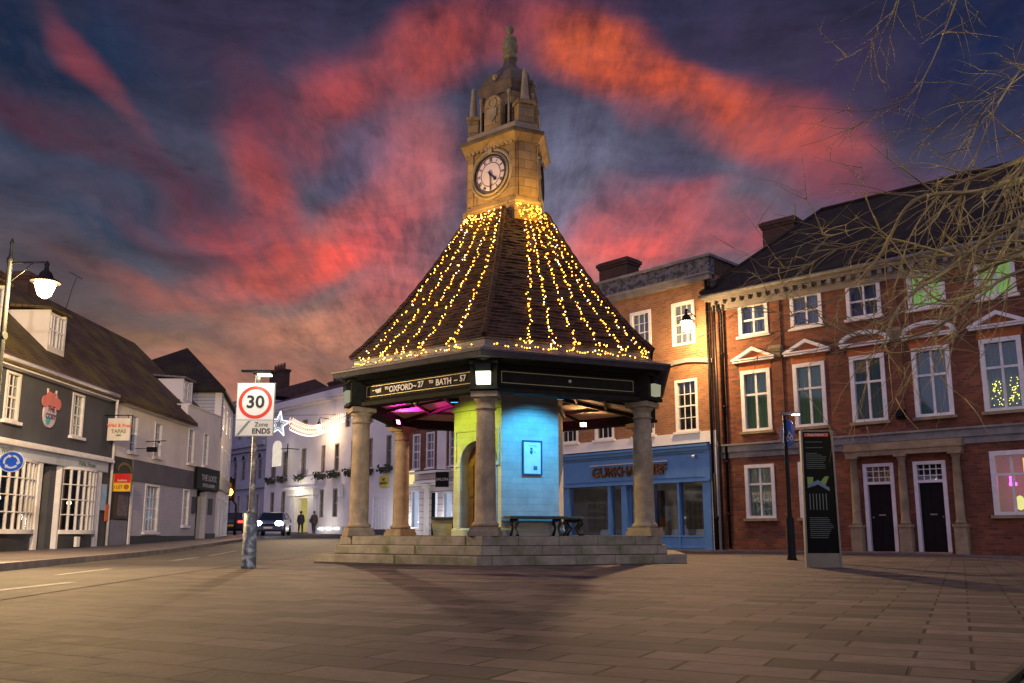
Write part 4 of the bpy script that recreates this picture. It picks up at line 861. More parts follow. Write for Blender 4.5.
# clock faces on the three wide faces
dial = mat('clock_dial', (.66, .58, .62), .5, var=.05); ink = mat('clock_black', (.02, .015, .02), .5)
for an in (-120, 0, 120):
    Mx = Matrix.Rotation(R(an + 90), 4, 'Z'); cz = 9.03; Y0 = -.722
    def CP(r_, t, d): return Mx @ Vector((r_ * math.sin(t), Y0 - d, cz + r_ * math.cos(t)))
    NS = 40
    q = MB(); q.loft([[CP(r_, -2 * math.pi * i / NS, d) for i in range(NS)] for r_, d in ((.54, .0), (.54, .05), (.50, .08), (.485, .05), (.485, .01))], caps=False); surround = q.build('clock_surround', stone, T)
    q = MB(); q.loft([[CP(r_, -2 * math.pi * i / NS, d) for i in range(NS)] for r_, d in ((.485, .01), (.485, .075), (.455, .085), (.45, .03))], caps=False); q.build('clock_rim', ink, T)
    q = MB(); q.loft([[CP(.452, -2 * math.pi * i / NS, d) for i in range(NS)] for d in (.01, .03)]); dl = q.build('clock_dial', dial, T)
    q = MB()
    for r0, r1 in ((.415, .435), (.285, .30)): q.loft([[CP(r_, -2 * math.pi * i / NS, d) for i in range(NS)] for r_, d in ((r0, .031), (r0, .036), (r1, .036), (r1, .031))], caps=False)
    q.build('dial_ring', ink, dl)
    num = ['XII', 'I', 'II', 'III', 'IIII', 'V', 'VI', 'VII', 'VIII', 'IX', 'X', 'XI']
    for h_ in range(12):
        t = 2 * math.pi * h_ / 12
        me = text('numeral', num[h_], .12, ink, dl, (0, 0, 0), (0, 0, 0), .002, .0035, xs=.62)
        me.matrix_basis = Mx @ Matrix.Translation((.357 * math.sin(t), Y0 - .033, cz + .357 * math.cos(t))) @ Matrix.Rotation(t, 4, 'Y') @ Matrix.Rotation(R(90), 4, 'X') @ Matrix.Diagonal((.62, 1, 1, 1))
    q = MB()
    def hand(t, l_, w0, w1, d):
        pts_ = [CP(-.09, t, d), None]
        s_ = Vector((math.cos(t), 0, -math.sin(t))); dr_ = Vector((math.sin(t), 0, math.cos(t)))
        o_ = [(-.1, -w0), (-.1, w0), (l_ * .62, w0), (l_ * .72, w1), (l_ * .80, w1), (l_, .004), (l_ * .80, -w1), (l_ * .72, -w1), (l_ * .62, -w0)]
        f2 = lambda dd: [Mx @ (Vector((0, Y0 - dd, cz)) + dr_ * a + s_ * b) for a, b in o_]
        q.loft([f2(d), f2(d + .008)])
    hand(R(15 * 8 + 15), .25, .018, .045, .045); hand(R(177), .40, .013, .02, .058)
    q.loft([[CP(.03, -2 * math.pi * i / 12, d) for i in range(12)] for d in (.04, .075)])
    q.build('clock_hands', ink, dl)
# ---- corner lamps under the eaves (white boxes)
lens_m = emit('white_lamp_lens', (1, .93, .72), 3.2); lens_d = emit('dim_lamp_lens', (.9, .9, .6), .35)
labs = ['white box lamp over the front column under the eaves', 'white box lamp over the front left column', 'white box lamp over the rear left column', 'white box lamp at the back of the shelter', 'white box lamp over the rear right column', 'white box lamp over the front right column']
for k in (0, 1, 5):
    x_, y_ = hv(k, 3.80); P = MT @ Vector((x_, y_, 3.40)); t = thing('box_lamp', P, TH + R(-60 * k), labs[k], 'lamp', 'box lamps at the corners of the shelter')
    q = MB(); q.box(-.15, .15, -.1, .06, .24, .36); q.box(-.17, .17, -.12, .06, .36, .385); q.build('hood', black, t)
    q = MB(); q.loft([[(-.13, -.07, 0), (.13, -.07, 0), (.13, .05, 0), (-.13, .05, 0)], [(-.14, -.085, .24), (.14, -.085, .24), (.14, .05, .24), (-.14, .05, .24)]]); q.build('lens', lens_m if k == 0 else lens_d, t)
    x2, y2 = hv(k, 4.02); P2 = MT @ Vector((x2, y2, 3.5))
    if k != 5: light('POINT', 'box_lamp_light', P2, 5 if k == 0 else 3, (1, .92, .66), .05)
# ---- coloured floodlights under the ceiling
def flood(x_, y_, z_, tgt, col, power, label, lens, cone=95, blend=.6):
    P = MT @ Vector((x_, y_, z_)); tg = MT @ Vector(tgt)
    t = thing('floodlight', P, 0, label, 'floodlight', 'coloured floodlights under the shelter ceiling')
    d = (tg - P).normalized(); qd = d.to_track_quat('-Y', 'Z'); t.rotation_euler = qd.to_euler()
    q = MB(); q.box(-.09, .09, .0, .07, -.06, .06); q.box(-.1, -.085, -.03, .02, -.07, .07); q.box(.085, .1, -.03, .02, -.07, .07); q.build('housing', black, t)
    q = MB(); q.box(-.075, .075, -.012, -.001, -.048, .048); q.build('lens', lens, t)
    light('SPOT', 'floodlight_beam', P + d * .06, power, col, .05, target=tg, cone=cone, blend=blend)
nR = (math.cos(R(-60)), math.sin(R(-60))); nL = (math.cos(R(-120)), math.sin(R(-120)))
flood(nR[0] * 2.7, nR[1] * 2.7, 3.34, (nR[0] * 1.19, nR[1] * 1.19, 1.9), (.03, .46, 1), 330, 'blue floodlight aimed at the notice board wall', emit('blue_lens', (.1, .5, 1), 3))
flood(nL[0] * 2.6 - .4, nL[1] * 2.6, 3.34, (nL[0] * 1.19, nL[1] * 1.19, 2.1), (.66, .80, .03), 190, 'yellow green floodlight aimed at the arched door', emit('lime_lens', (.7, 1, .1), 3))
flood(-.9, -2.1, 3.34, (nL[0] * 1.3 - .25, nL[1] * 1.3, 1.0), (.08, .45, 1), 26, 'small blue floodlight aimed at the foot of the door', emit('blue_lens', (.1, .5, 1), 3), cone=40)
flood(-2.86, .62, 3.28, (-1.3, .0, 3.72), (1, .02, .40), 200, 'pink floodlight at the rear left column washing the ceiling', emit('pink_lens', (1, .15, .55), 22), cone=150)
flood(1.62, 1.9, 3.30, (2.0, .3, 3.55), (1, .50, .20), 42, 'amber bulkhead light under the rear right beam', emit('amber_lens', (1, .66, .3), 24), cone=160)

# ---- notice board on the blue face
an = -60; Mx = Matrix.Rotation(R(30), 4, 'Z'); P = MT @ (Mx @ Vector((0.03, -ap - .01, 2.22)))
t = thing('notice_board', P, TH + R(30), 'framed white notice board with blue frame on the blue lit tower wall', 'notice board')
q = MB()
for b_ in ((-.235, -.205, -.38, .38), (.205, .235, -.38, .38), (-.205, .205, .35, .38), (-.205, .205, -.38, -.35)): q.box(b_[0], b_[1], -.045, .0, b_[2], b_[3])
q.build('frame', mat('blue_frame', (.02, .07, .16), .5), t)
q = MB(); q.box(-.205, .205, -.02, -.002, -.35, .35); q.build('board', white, t)
ic = mat('notice_print', (.05, .16, .22), .6)
q = MB(); q.ball((-.02, -.022, .2), .03, 8, 5, (1, .3, 1)); q.ball((-.02, -.022, .12), .035, 8, 5, (1, .3, 1.2)); q.box(-.07, .03, -.024, -.02, .155, .165); q.box(.03, .12, -.023, -.02, .24, .25); q.box(-.1, .1, -.023, -.02, .27, .275); q.box(.04, .1, -.023, -.02, .12, .13); q.box(.03, .12, -.026, -.02, -.27, -.18); q.build('notice_print', ic, t)
# ---- benches round the core
bench_labs = ['stone topped bench with iron legs below the blue notice board', 'stone topped bench on the left side of the core behind the door', 'stone topped bench on the right side of the core facing the restaurant', 'stone topped bench at the back right of the core', 'stone topped bench at the back left of the core']
for i, k in enumerate((5, 1, 4, 3, 2)):
    am = -90 - 60 * k - 30; Mx = Matrix.Rotation(R(am + 90), 4, 'Z'); P = MT @ (Mx @ Vector((0, -ap - .27, .53)))
    t = thing('bench', P, TH + R(am + 90), bench_labs[i], 'bench', 'benches round the core of the shelter')
    if k == 1:
        q = MB(); q.loft([[(-.55, -.2, 0), (.55, -.2, 0), (.55, .2, 0), (-.55, .2, 0)], [(-.62, -.25, .36), (.62, -.25, .36), (.62, .25, .36), (-.62, .25, .36)]]); q.build('body', stone, t); t['label'] = 'solid stone bench on the left side of the core behind the door'
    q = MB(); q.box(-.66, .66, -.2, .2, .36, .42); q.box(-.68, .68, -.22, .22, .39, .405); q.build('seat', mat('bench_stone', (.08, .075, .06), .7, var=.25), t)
    for s_ in ((-1, 1) if k != 1 else ()):
        q = MB()
        for yy in (-.14, .14): q.tube([(s_ * .5, yy, .36), (s_ * .5, yy * 1.25, .28), (s_ * .5, yy * .55, .17), (s_ * .5, yy * 1.1, .06), (s_ * .5, yy * 1.35, .0)], [.035, .04, .028, .03, .04], 8)
        q.tube([(s_ * .5, -.12, .33), (s_ * .5, .12, .33)], .03, 6); q.build('leg', iron, t)

# ---- strings of lights down the roof
def roofpt(k, u, t, lift=.05):     # face from vertex k to k+1, u along the edge, t up the slope
    r_ = 3.68 + (1.04 - 3.68) * t - .15 * math.sin(math.pi * t) + .10 * math.exp(-t * 11) + lift
    a = Vector((*hv(k, r_), 0)); b = Vector((*hv(k + 1, r_), 0)); p = a.lerp(b, u); p.z = 4.36 + 3.66 * t + lift * .6; return p
bm_me = {}
for nm, mm in (('bulb_warm', warm_bulb), ('bulb_pale', cool_bulb)):
    q = MB(); q.ball((0, 0, 0), .0125, 6, 3); o = q.build('light_bulb', mm); bm_me[nm] = o.data; bpy.data.objects.remove(o)
wire_m = mat('lamp_wire', (.03, .05, .03), .6)
sr = random.Random(5); order = ['first', 'second', 'third', 'fourth', 'fifth', 'sixth']
def bulbs(parent, pts, pale=.2):
    for p in pts:
        o = bpy.data.objects.new('light_bulb', bm_me['bulb_pale' if sr.random() < pale else 'bulb_warm']); C.objects.link(o); o.parent = parent; o.location = p
        s_ = sr.uniform(.75, 1.3); o.scale = (s_, s_, s_)
def strand(k, ub, ut, label):
    t = thing('string_lights', MT.translation, TH, label, 'string lights', 'strings of lights down the pyramid roof')
    n = 60; ph = sr.uniform(0, 6); w = []
    for i in range(n + 1):
        s_ = i / n; u = ub + (ut - ub) * (s_ ** 1.15) + .006 * math.sin(ph + s_ * 19) * (1 - s_) + .004 * math.sin(ph * 2 + s_ * 47); w.append(roofpt(k, u, s_ * .985))
    q = MB(); q.tube(w, .006, 4); q.build('wire', wire_m, t)
    pts = []
    for i in range(60):
        s_ = (i + sr.uniform(-.4, .4)) / 60; s_ = min(.985, max(0, s_)); j = min(n - 1, int(s_ * n)); p = w[j].lerp(w[j + 1], s_ * n - j)
        pts.append(p + Vector((sr.gauss(0, .025), sr.gauss(0, .02), sr.gauss(0, .02) + .012)))
    e = w[0]
    for i in range(9): pts.append(e + Vector((sr.gauss(0, .07), sr.gauss(0, .05), sr.uniform(-.17, .02))) * 1.0 + Vector((e.x, e.y, 0)).normalized() * .06)
    bulbs(t, pts)
L_u = [.16, .30, .44, .58, .79]; L_t = [.97, .72, .48, .26, .06]      # measured from the left corner
for i in range(5): strand(0, 1 - L_u[i], L_t[i], '%s string of lights from the left on the left hand slope of the pyramid roof' % order[i])
R_u = [.25, .38, .52, .66, .79, .91]; R_t = [.46, .56, .66, .76, .86, .96]
for i in range(6): strand(5, 1 - R_u[i], 1 - R_t[i], '%s string of lights from the left on the right hand slope of the pyramid roof' % order[i])
for k, lb in ((0, 'row of golden bulbs along the foot of the left roof slope'), (5, 'row of golden bulbs along the foot of the right roof slope')):
    t = thing('string_lights', MT.translation, TH, lb, 'string lights', 'rows of bulbs at the roof foot')
    w = []
    for i in range(60): 
        a = Vector((*hv(k, 3.88), 0)); b = Vector((*hv(k + 1, 3.88), 0)); p = a.lerp(b, .06 + .88 * i / 59); p.z = 4.17 + .02 * math.sin(i * .9); w.append(p)
    q = MB(); q.tube(w, .006, 4); q.build('wire', wire_m, t)
    bulbs(t, [w[i] + Vector((0, 0, .015)) for i in range(60) if sr.random() < .55], .05)
t = thing('string_lights', MT.translation, TH, 'dense golden bunch of bulbs at the foot of the clock stage', 'string lights')
Mx = Matrix.Rotation(R(30), 4, 'Z'); pts = [Mx @ Vector((sr.uniform(-.32, .32), -1.15 - .25 * h_ + sr.gauss(0, .02), 8.1 - .42 * h_)) for h_ in [sr.random() for _ in range(70)]]
bulbs(t, pts, .08); q = MB(); q.tube([Mx @ Vector((.35 * math.sin(i * 1.9), -1.15 - .006 * i, 8.1 - .01 * i)) for i in range(40)], .005, 4, False); q.build('wire', wire_m, t)
t = thing('string_lights', MT.translation, TH, 'band of bulbs round the top of the left roof slope below the clock', 'string lights')
Mx = Matrix.Rotation(R(-30), 4, 'Z'); pts = [Mx @ Vector((sr.uniform(-.55, .5), -.97 - .22 * h_ + sr.gauss(0, .02), 8.03 - .3 * h_)) for h_ in [sr.random() for _ in range(46)]]
bulbs(t, pts, .3); q = MB(); q.tube([Mx @ Vector((-.55 + i * .027, -.98 - .05 * (i % 2), 8.02 - .06 * (i % 2))) for i in range(40)], .005, 4, False); q.build('wire', wire_m, t)
Mx = Matrix.Rotation(R(30), 4, 'Z')
light('POINT', 'bulb_bunch_light', MT @ (Mx @ Vector((0, -1.6, 8.05))), 50, (1, .55, .08), .15)
Mx2 = Matrix.Rotation(R(-30), 4, 'Z')
light('POINT', 'bulb_band_light', MT @ (Mx2 @ Vector((0, -1.45, 8.1))), 40, (1, .55, .10), .15)

# ================================================================= LEFT: GREY PUB and WHITE TAVERN (one long roof)
PB = thing('grey_pub', (-13.5, 0, 0), R(90), 'dark grey rendered pub with pale bow windows under a mossy tiled roof', 'building')
slatewall = mat('slate_grey_render', (.075, .080, .095), .8, var=.2, vscale=1, bump=.3)
# local: x = world Y, y = away from the street (-X)
hp = [(16.2, 16.9, 3.58, 4.9), (19.5, 20.15, 3.58, 4.9), (22.85, 23.55, 3.58, 4.9), (26.4, 27.15, 3.55, 4.88)]
m_ = MB(); m_.wall(12, 29.35, 2.95, 5.1, 0, .3, hp); m_.build('wall', slatewall, PB)
hg = [(18.2, 20.8, .62, 2.58), (21.9, 24.64, .62, 2.58), (24.84, 25.5, .0, 2.56), (26.06, 28.2, .62, 2.58)]
m_ = MB(); m_.wall(12, 29.35, -.1, 2.95, 0, .3, hg); m_.build('shop_wall', slatewall, PB)
paleblue = mat('pale_blue_paint', (.50, .56, .66), .5, var=.12, vscale=2, second=(.28, .33, .40), sscale=2, sth=(.5, .75))
m_ = MB(); m_.box(17.6, 28.75, -.18, -.002, 2.58, 2.9); m_.build('fascia', paleblue, PB)
m_ = MB(); m_.box(17.5, 28.85, -.34, -.002, 2.9, 2.98); m_.box(17.55, 28.8, -.26, -.002, 2.98, 3.06); m_.build('fascia_cornice', white, PB)
text('fascia_lettering', 'Public House', .2, mat('sage_letters', (.14, .20, .17), .6), PB, (27.3, -.195, 2.73), UP, .004, .003)
text('fascia_lettering', 'Ales & Wines', .2, MC['sage_letters'], PB, (22.6, -.195, 2.73), UP, .004, .003)
for a, b in ((17.7, 18.15), (20.85, 21.0), (24.66, 24.84), (28.25, 28.45)): m_ = MB(); m_.box(a, b, -.14, -.002, -.05, 2.58); m_.build('shop_pilaster', white, PB)
# splayed white panel right of the recessed door
q = MB(); q.extrude_z([(25.5, .32), (25.95, -.1), (26.06, -.1), (26.06, .32)], -.02, 2.56); q.build('door_splay', white, PB)
d = MB(); d.box(24.84, 25.5, .34, .4, .0, 2.05); 
for z0_, z1_ in ((.2, .9), (1.05, 1.9)): d.box(24.94, 25.14, .325, .34, z0_, z1_); d.box(25.2, 25.4, .325, .34, z0_, z1_)
dr = d.build('door', black, PB); q = MB(); q.box(25.4, 25.43, .29, .32, .95, 1.15); q.build('handle', steel, dr)
d = MB(); d.box(24.84, 25.5, .33, .41, 2.05, 2.13); d.box(24.84, 25.5, .33, .41, 2.5, 2.56); fr = d.build('transom', white, PB); q = MB(); q.box(24.84, 25.5, .36, .37, 2.13, 2.5); q.build('pane', dusk_back, fr)
warmroom = wavemat('pub_room_back', (.10, .07, .05), (.18, .13, .09), .7, em=.12, emc=(.8, .5, .25))
def bow(x0_, x1_, bulge, n, rows, label):
    cx_ = (x0_ + x1_) / 2; hwid = (x1_ - x0_) / 2; y_ = lambda x: -.08 - bulge * (1 - ((x - cx_) / hwid) ** 2)
    ns = 18; f = MB(); xs_ = [x0_ + (x1_ - x0_) * i / ns for i in range(ns + 1)]
    for z0_, z1_, e in ((.58, .70, .06), (2.5, 2.58, .03)):
        pl = [(x, y_(x) - e) for x in xs_] + [(x1_, .05), (x0_, .05)]; f.extrude_z(pl[::-1], z0_, z1_)
    for i in range(n + 1):
        x = x0_ + (x1_ - x0_) * i / n; w_ = .022 if 0 < i < n else .05; f.box(x - w_, x + w_, y_(x) - .02, y_(x) + .05, .7, 2.5)
    for j in range(1, rows):
        z_ = .7 + 1.8 * j / rows
        for i in range(ns): f.bar((xs_[i], y_(xs_[i]), z_), (xs_[i + 1], y_(xs_[i + 1]), z_), .035, .03)
    b = f.build('bow_window', white, PB); b['label'] = label
    g_ = MB(); g_.add([(x, y_(x) + .02, z_) for z_ in (.7, 2.5) for x in xs_], [(i, i + 1, ns + 2 + i, ns + 1 + i) for i in range(ns)]); g_.build('pane', glass, b)
    r_ = MB(); r_.extrude_z([(x, y_(x) + .03) for x in xs_][::-1] + [(x0_, .2), (x1_, .2)], -.02, .58); r_.build('riser', slate, b)
    k_ = MB(); k_.box(x0_ + .05, x1_ - .05, .9, .93, .5, 2.7); k_.build('room_back', warmroom, b)
    l_ = MB(); l_.ball((cx_ + .6, .5, 1.55), .07, 8, 5); l_.build('table_lamp', emit('bright_warm', (1, .8, .5), 7), b)
bow(21.9, 24.64, .32, 9, 4, 'left bow window with small white framed panes'); bow(26.06, 28.2, .32, 8, 4, 'right bow window with small white framed panes'); bow(18.2, 20.8, .3, 8, 4, 'bow window beyond the left edge')
for i, h in enumerate(hp): sash(PB, h[0], h[2], h[1] - h[0], h[3] - h[2], cols=3, rows=4, arch=.07, back=netting if i % 2 else dusk_back, sill=white, bar=.03, rec=.1)
m_ = MB(); m_.box(12, 28.8, -.32, .0, 5.04, 5.10); m_.tube([(12, -.34, 5.12), (28.75, -.34, 5.12)], .075, 8); m_.tube([(28.7, -.34, 5.06), (29.2, -.1, 4.75), (29.25, -.08, 4.5), (29.25, -.08, .1)], .045, 8); m_.build('gutter', white, PB)
q = MB(); q.box(12, 28.8, -.3, -.02, 4.95, 5.04); q.build('eaves_board', white, PB)
# roof (pub section)
def slope_roof(root, x0_, x1_, y0_, z0_, yr, zr, m, name='roof', t=.14, hip0=0, hip1=0, z1b=None):
    o = MB(); yb = 2 * yr - y0_
    a = [(x0_, y0_, z0_), (x1_, y0_, z0_), (x1_ - hip1, yr, zr), (x0_ + hip0, yr, zr), (x0_, yb, z0_), (x1_, yb, z0_)]
    b = [(p[0], p[1], p[2] - t) for p in a]
    o.add(a + b, [(0, 1, 2, 3), (3, 2, 5, 4), (1, 0, 6, 7), (4, 5, 11, 10), (9, 8, 7, 6), (10, 11, 8, 9), (0, 3, 9, 6), (3, 4, 10, 9), (2, 1, 7, 8), (5, 2, 8, 11)])
    return o.build(name, m, root)
rp = slope_roof(PB, 12, 29.5, -.38, 5.14, 4.25, 9.45, mosstile)
m_ = MB(); m_.wall(12.05, 29.3, -.1, 5.0, 7.7, 8.0); m_.box(12, 12.3, .3, 7.7, -.1, 5.0); m_.build('rear_wall', slatewall, PB)
q = MB(); q.add([(12.02, 0, 5.0), (12.02, 8, 5.0), (12.02, 4.25, 9.2), (12.2, 0, 5), (12.2, 8, 5), (12.2, 4.25, 9.2)], [(0, 2, 1), (3, 4, 5), (0, 1, 4, 3), (1, 2, 5, 4), (2, 0, 3, 5)]); q.build('gable', slatewall, PB)
rt = random.Random(8); q = MB()
for i in range(60):
    x_ = 12 + 17.4 * i / 60; q.tube([(x_, 4.25, 9.49 + rt.uniform(-.015, .015)), (x_ + .30, 4.25, 9.49 + rt.uniform(-.015, .015))], .1, 6, False)
q.build('ridge_tiles', mosstile, rp)
chimney(PB, 31.3 - .0, 3.7, 8.6, 9.75, 1.1, .6, darkbrick) if False else None
def dormer(root, x0_, x1_, yf, zb, zt, ylen, wallm, label=None):
    q = MB(); q.box(x0_, x1_, yf, yf + .12, zb - .3, zb); q.box(x0_, x0_ + .08, yf, yf + ylen, zb, zt); q.box(x1_ - .08, x1_, yf, yf + ylen, zb, zt); q.box(x0_ + .08, x1_ - .08, yf + .12, yf + ylen, zt - .1, zt)
    d_ = q.build('dormer', wallm, root)
    if label: d_['label'] = label
    q = MB(); q.loft([[(x0_ - .1, yf - .12, zt), (x1_ + .1, yf - .12, zt), (x1_ + .1, yf + ylen, zt + .12), (x0_ - .1, yf + ylen, zt + .12)], [(x0_ - .1, yf - .12, zt + .08), (x1_ + .1, yf - .12, zt + .08), (x1_ + .1, yf + ylen, zt + .2), (x0_ - .1, yf + ylen, zt + .2)]]); q.build('dormer_roof', mosstile if wallm is not pale else lead, d_)
    w_ = MB(); a, b = x0_ + .08, x1_ - .08
    for xx in (a, (a + b) / 2 - .02, b - .05): w_.box(xx, xx + .05, yf - .02, yf + .06, zb, zt - .1)
    for zz in (zb, (zb + zt) / 2 - .04, zt - .15): w_.box(a, b, yf - .016, yf + .056, zz, zz + .05)
    for t_ in (.25, .75): w_.box(a + (b - a) * t_ - .012, a + (b - a) * t_ + .012, yf - .0, yf + .04, zb, zt - .1)
    w_.build('dormer_window', white, d_)
    g_ = MB(); g_.box(a, b, yf + .03, yf + .036, zb, zt - .1); g_.build('pane', glass, d_); g_ = MB(); g_.box(a, b, yf + .08, yf + .1, zb, zt - .1); g_.build('curtain', netting, d_)
dormer(PB, 25.85, 26.85, .62, 6.2, 7.35, 1.6, cream, 'weathered board dormer near the chimney')
dormer(PB, 22.3, 23.5, .62, 6.2, 7.4, 1.7, cream, 'pale lit dormer at the left edge')
# logo board
q = MB(); cx_, cz_ = 25.1, 4.17
body = [(cx_ + .34 * math.cos(t), 4.02 + .40 * math.sin(t)) for t in [2 * math.pi * i / 24 for i in range(24)]]
q.extrude_y(body, -.06, -.01)
lb = q.build('logo_board', mat('logo_lilac', (.62, .52, .60), .5), PB)
q = MB()
for dx, dz, r_ in ((-.36, .28, .17), (-.13, .40, .19), (.13, .40, .19), (.36, .28, .17), (0, .28, .2)): q.extrude_y([(cx_ + dx + r_ * math.cos(t), cz_ + dz - .1 + r_ * math.sin(t)) for t in [2 * math.pi * i / 14 for i in range(14)]], -.085 + .003 * dx, -.063)
q.build('logo_leaves', mat('logo_red', (.62, .20, .18), .5), lb)
for dx in (-.24, .24): q = MB(); q.bar((cx_ + dx * .8, -.06, 4.5), (cx_ + dx, -.06, 4.74), .05, .03); q.build('logo_stalk', MC['logo_lilac'], lb)
q = MB(); q.extrude_y([(cx_ - .12 + .11 * math.cos(t), 3.82 + .13 * math.sin(t)) for t in [2 * math.pi * i / 12 for i in range(12)]], -.08, -.062); q.build('logo_drop', mat('logo_teal', (.06, .42, .50), .5), lb)
text('logo_lettering', 'THE\nCOSY', .22, mat('logo_ink', (.06, .04, .10), .5), lb, (cx_, -.085, 4.05), UP, .003, .004)
# poster board on the wall and small wall box
q = MB(); q.box(28.5, 29.0, -.08, -.002, 1.35, 2.2); tag(q.build('wall_poster', mat('sky_poster', (.30, .50, .72), .5), PB))
q = MB(); q.box(28.95, 29.2, -.1, -.082, 1.0, 1.55); q.build('orange_flyer', mat('orange_flyer', (.70, .16, .04), .5), PB)
q = MB(); q.box(26.35, 26.55, -.52, -.44, .2, .5); q.build('wall_box', white, PB)
# chimney + aerial on the ridge

TV = thing('white_tavern', (-13.5, 0, 0), R(90), 'cream and white tavern with grey band and dark corner sign under the long tiled roof', 'building')
hf = [(30.55, 31.2, 3.45, 4.78), (32.7, 33.38, 3.46, 4.78), (36.15, 36.85, 3.5, 4.96), (37.95, 38.6, 3.55, 4.98)]
m_ = MB(); m_.wall(29.5, 35.9, 3.2, 5.1, 0, .3, hf[:2]); m_.wall(35.9, 39.98, 3.2, 5.92, 0, .3, hf[2:]); m_.build('wall', cream, TV)
hgd = [(32.2, 33.5, .66, 2.42), (35.95, 36.65, .93, 2.42), (37.5, 38.75, .2, 2.46)]
m_ = MB(); m_.wall(30.95, 39.98, -.1, 2.46, 0, .3, hgd); m_.build('ground_floor_wall', whitebrick, TV)
m_ = MB(); m_.box(29.5, 30.95, .0, .3, -.1, 3.2); m_.build('entry_bay', mat('dark_green_grey', (.05, .055, .05), .6), TV)
m_ = MB(); m_.box(30.95, 39.98, -.06, .3, 2.46, 3.2); m_.build('grey_band', mat('grey_band_paint', (.13, .125, .145), .7, var=.15, vscale=1.2), TV)
m_ = MB(); m_.box(30.9, 37.45, -.05, -.001, -.1, .52); m_.box(38.8, 39.98, -.05, -.001, -.1, .62); m_.build('plinth', slate, TV)
for h, r_ in zip(hf, (4, 4, 4, 4)): sash(TV, h[0], h[2], h[1] - h[0], h[3] - h[2], cols=3, rows=4, arch=.06, back=dusk_back, sill=cream, bar=.03, rec=.14)
sash(TV, 32.2, .66, 1.3, 1.76, cols=4, rows=4, arch=.08, back=netting, sill=white, bar=.04, rec=.12)
sash(TV, 35.95, .93, .7, 1.49, cols=2, rows=4, arch=.07, back=netting, sill=white, bar=.035, rec=.12)
q = MB(); q.box(29.5, 36.05, -.3, .0, 5.0, 5.1); q.build('eaves_board', cream, TV)
rt_ = slope_roof(TV, 29.52, 36.1, -.38, 5.14, 4.25, 9.45, mosstile); rt2 = slope_roof(TV, 36.1, 40.0, .54, 5.98, 4.25, 9.45, mosstile)
m_ = MB(); m_.box(36.0, 39.98, -.04, .6, 5.92, 5.97); m_.build('parapet_ledge', cream, TV)
m_ = MB(); m_.add([(35.92, 0.0, 5.0), (35.92, 0.0, 5.95), (35.92, .54, 5.96), (35.92, .54, 5.0)], [(0, 1, 2, 3)]); m_.box(35.92, 39.98, .3, 8, 5.0, 5.9); m_.build('party_wall', cream, TV)
m_ = MB(); m_.box(29.5, 39.98, 7.7, 8, -.1, 5); m_.build('rear_wall', cream, TV)
chimney(TV, 30.3, 3.95, 8.6, 9.95, 1.25, .6, darkbrick)
dormer(TV, 37.2, 38.3, .75, 6.35, 7.25, 1.5, pale, 'small white dormer beside the weatherboarded storey')
# doorway
q = MB(); q.box(37.5, 38.75, .5, .6, .2, 2.46); q.build('door_recess', mat('grey_door', (.12, .12, .13), .5), TV); q = MB(); q.box(37.55, 38.0, .44, .5, .25, 2.2); q.build('door', slate, TV)
q = MB(); q.box(38.1, 38.62, .38, .42, 1.35, 1.85); q.build('menu_frame', black, TV); q = MB(); q.box(38.18, 38.54, .37, .379, 1.42, 1.78); q.build('menu_sheet', white, TV)
for a, b in ((36.95, 37.35), (38.95, 39.4)):
    q = MB(); q.box(a, b, -.06, -.001, 1.45, 2.15); q.build('menu_board', slate, TV); 
q = MB(); q.box(36.9, 39.75, -.2, -.062, 2.5, 3.42); cs = q.build('corner_sign', black, TV)
text('sign_lettering', 'THE LOCK', .36, mat('grey_letters', (.36, .35, .36), .5), cs, (38.35, -.215, 2.98), UP, .006, .008, xs=1.1); text('sign_lettering', 'STOCK & BARREL', .2, MC['grey_letters'], cs, (38.35, -.215, 2.66), UP, .006, .004)
# entry bay arch sign and notice case
q = MB(); pl = [(29.65, 2.3), (30.9, 2.3), (30.9, 2.75)] + [(30.275 + .625 * math.cos(t), 2.75 + .35 * math.sin(t)) for t in [math.pi * i / 12 for i in range(1, 12)]] + [(29.65, 2.75)]
q.extrude_y(pl, -.05, -.002); q.build('arch_sign', mat('dark_olive', (.05, .05, .025), .5), TV)
q = MB()
for i in range(14):
    t = math.pi * (i + .5) / 14; q.box(30.275 + .5 * math.cos(t) - .03, 30.275 + .5 * math.cos(t) + .03, -.07, -.052, 2.72 + .26 * math.sin(t) - .03, 2.72 + .26 * math.sin(t) + .05)
q.build('arch_lettering', mat('dull_gold', (.22, .16, .06), .5), TV)
q = MB(); q.box(29.75, 30.75, -.08, -.002, 1.1, 2.0); nb_ = q.build('notice_case', mat('brown_frame', (.05, .03, .025), .5), TV); q = MB(); q.box(29.85, 30.65, -.086, -.081, 1.2, 1.9); q.build('notice_panel', mat('notice_dim', (.14, .11, .10), .5, var=.5, vscale=9), nb_)
q = MB(); q.box(30.84, 30.98, -.1, -.051, 0, 2.3); q.build('door_jamb', pale, TV)
q = MB(); q.box(29.5, 30.84, -.02, -.0005, -.05, 1.05); q.build('dado', mat('blue_grey_paint', (.20, .21, .27), .6), TV)
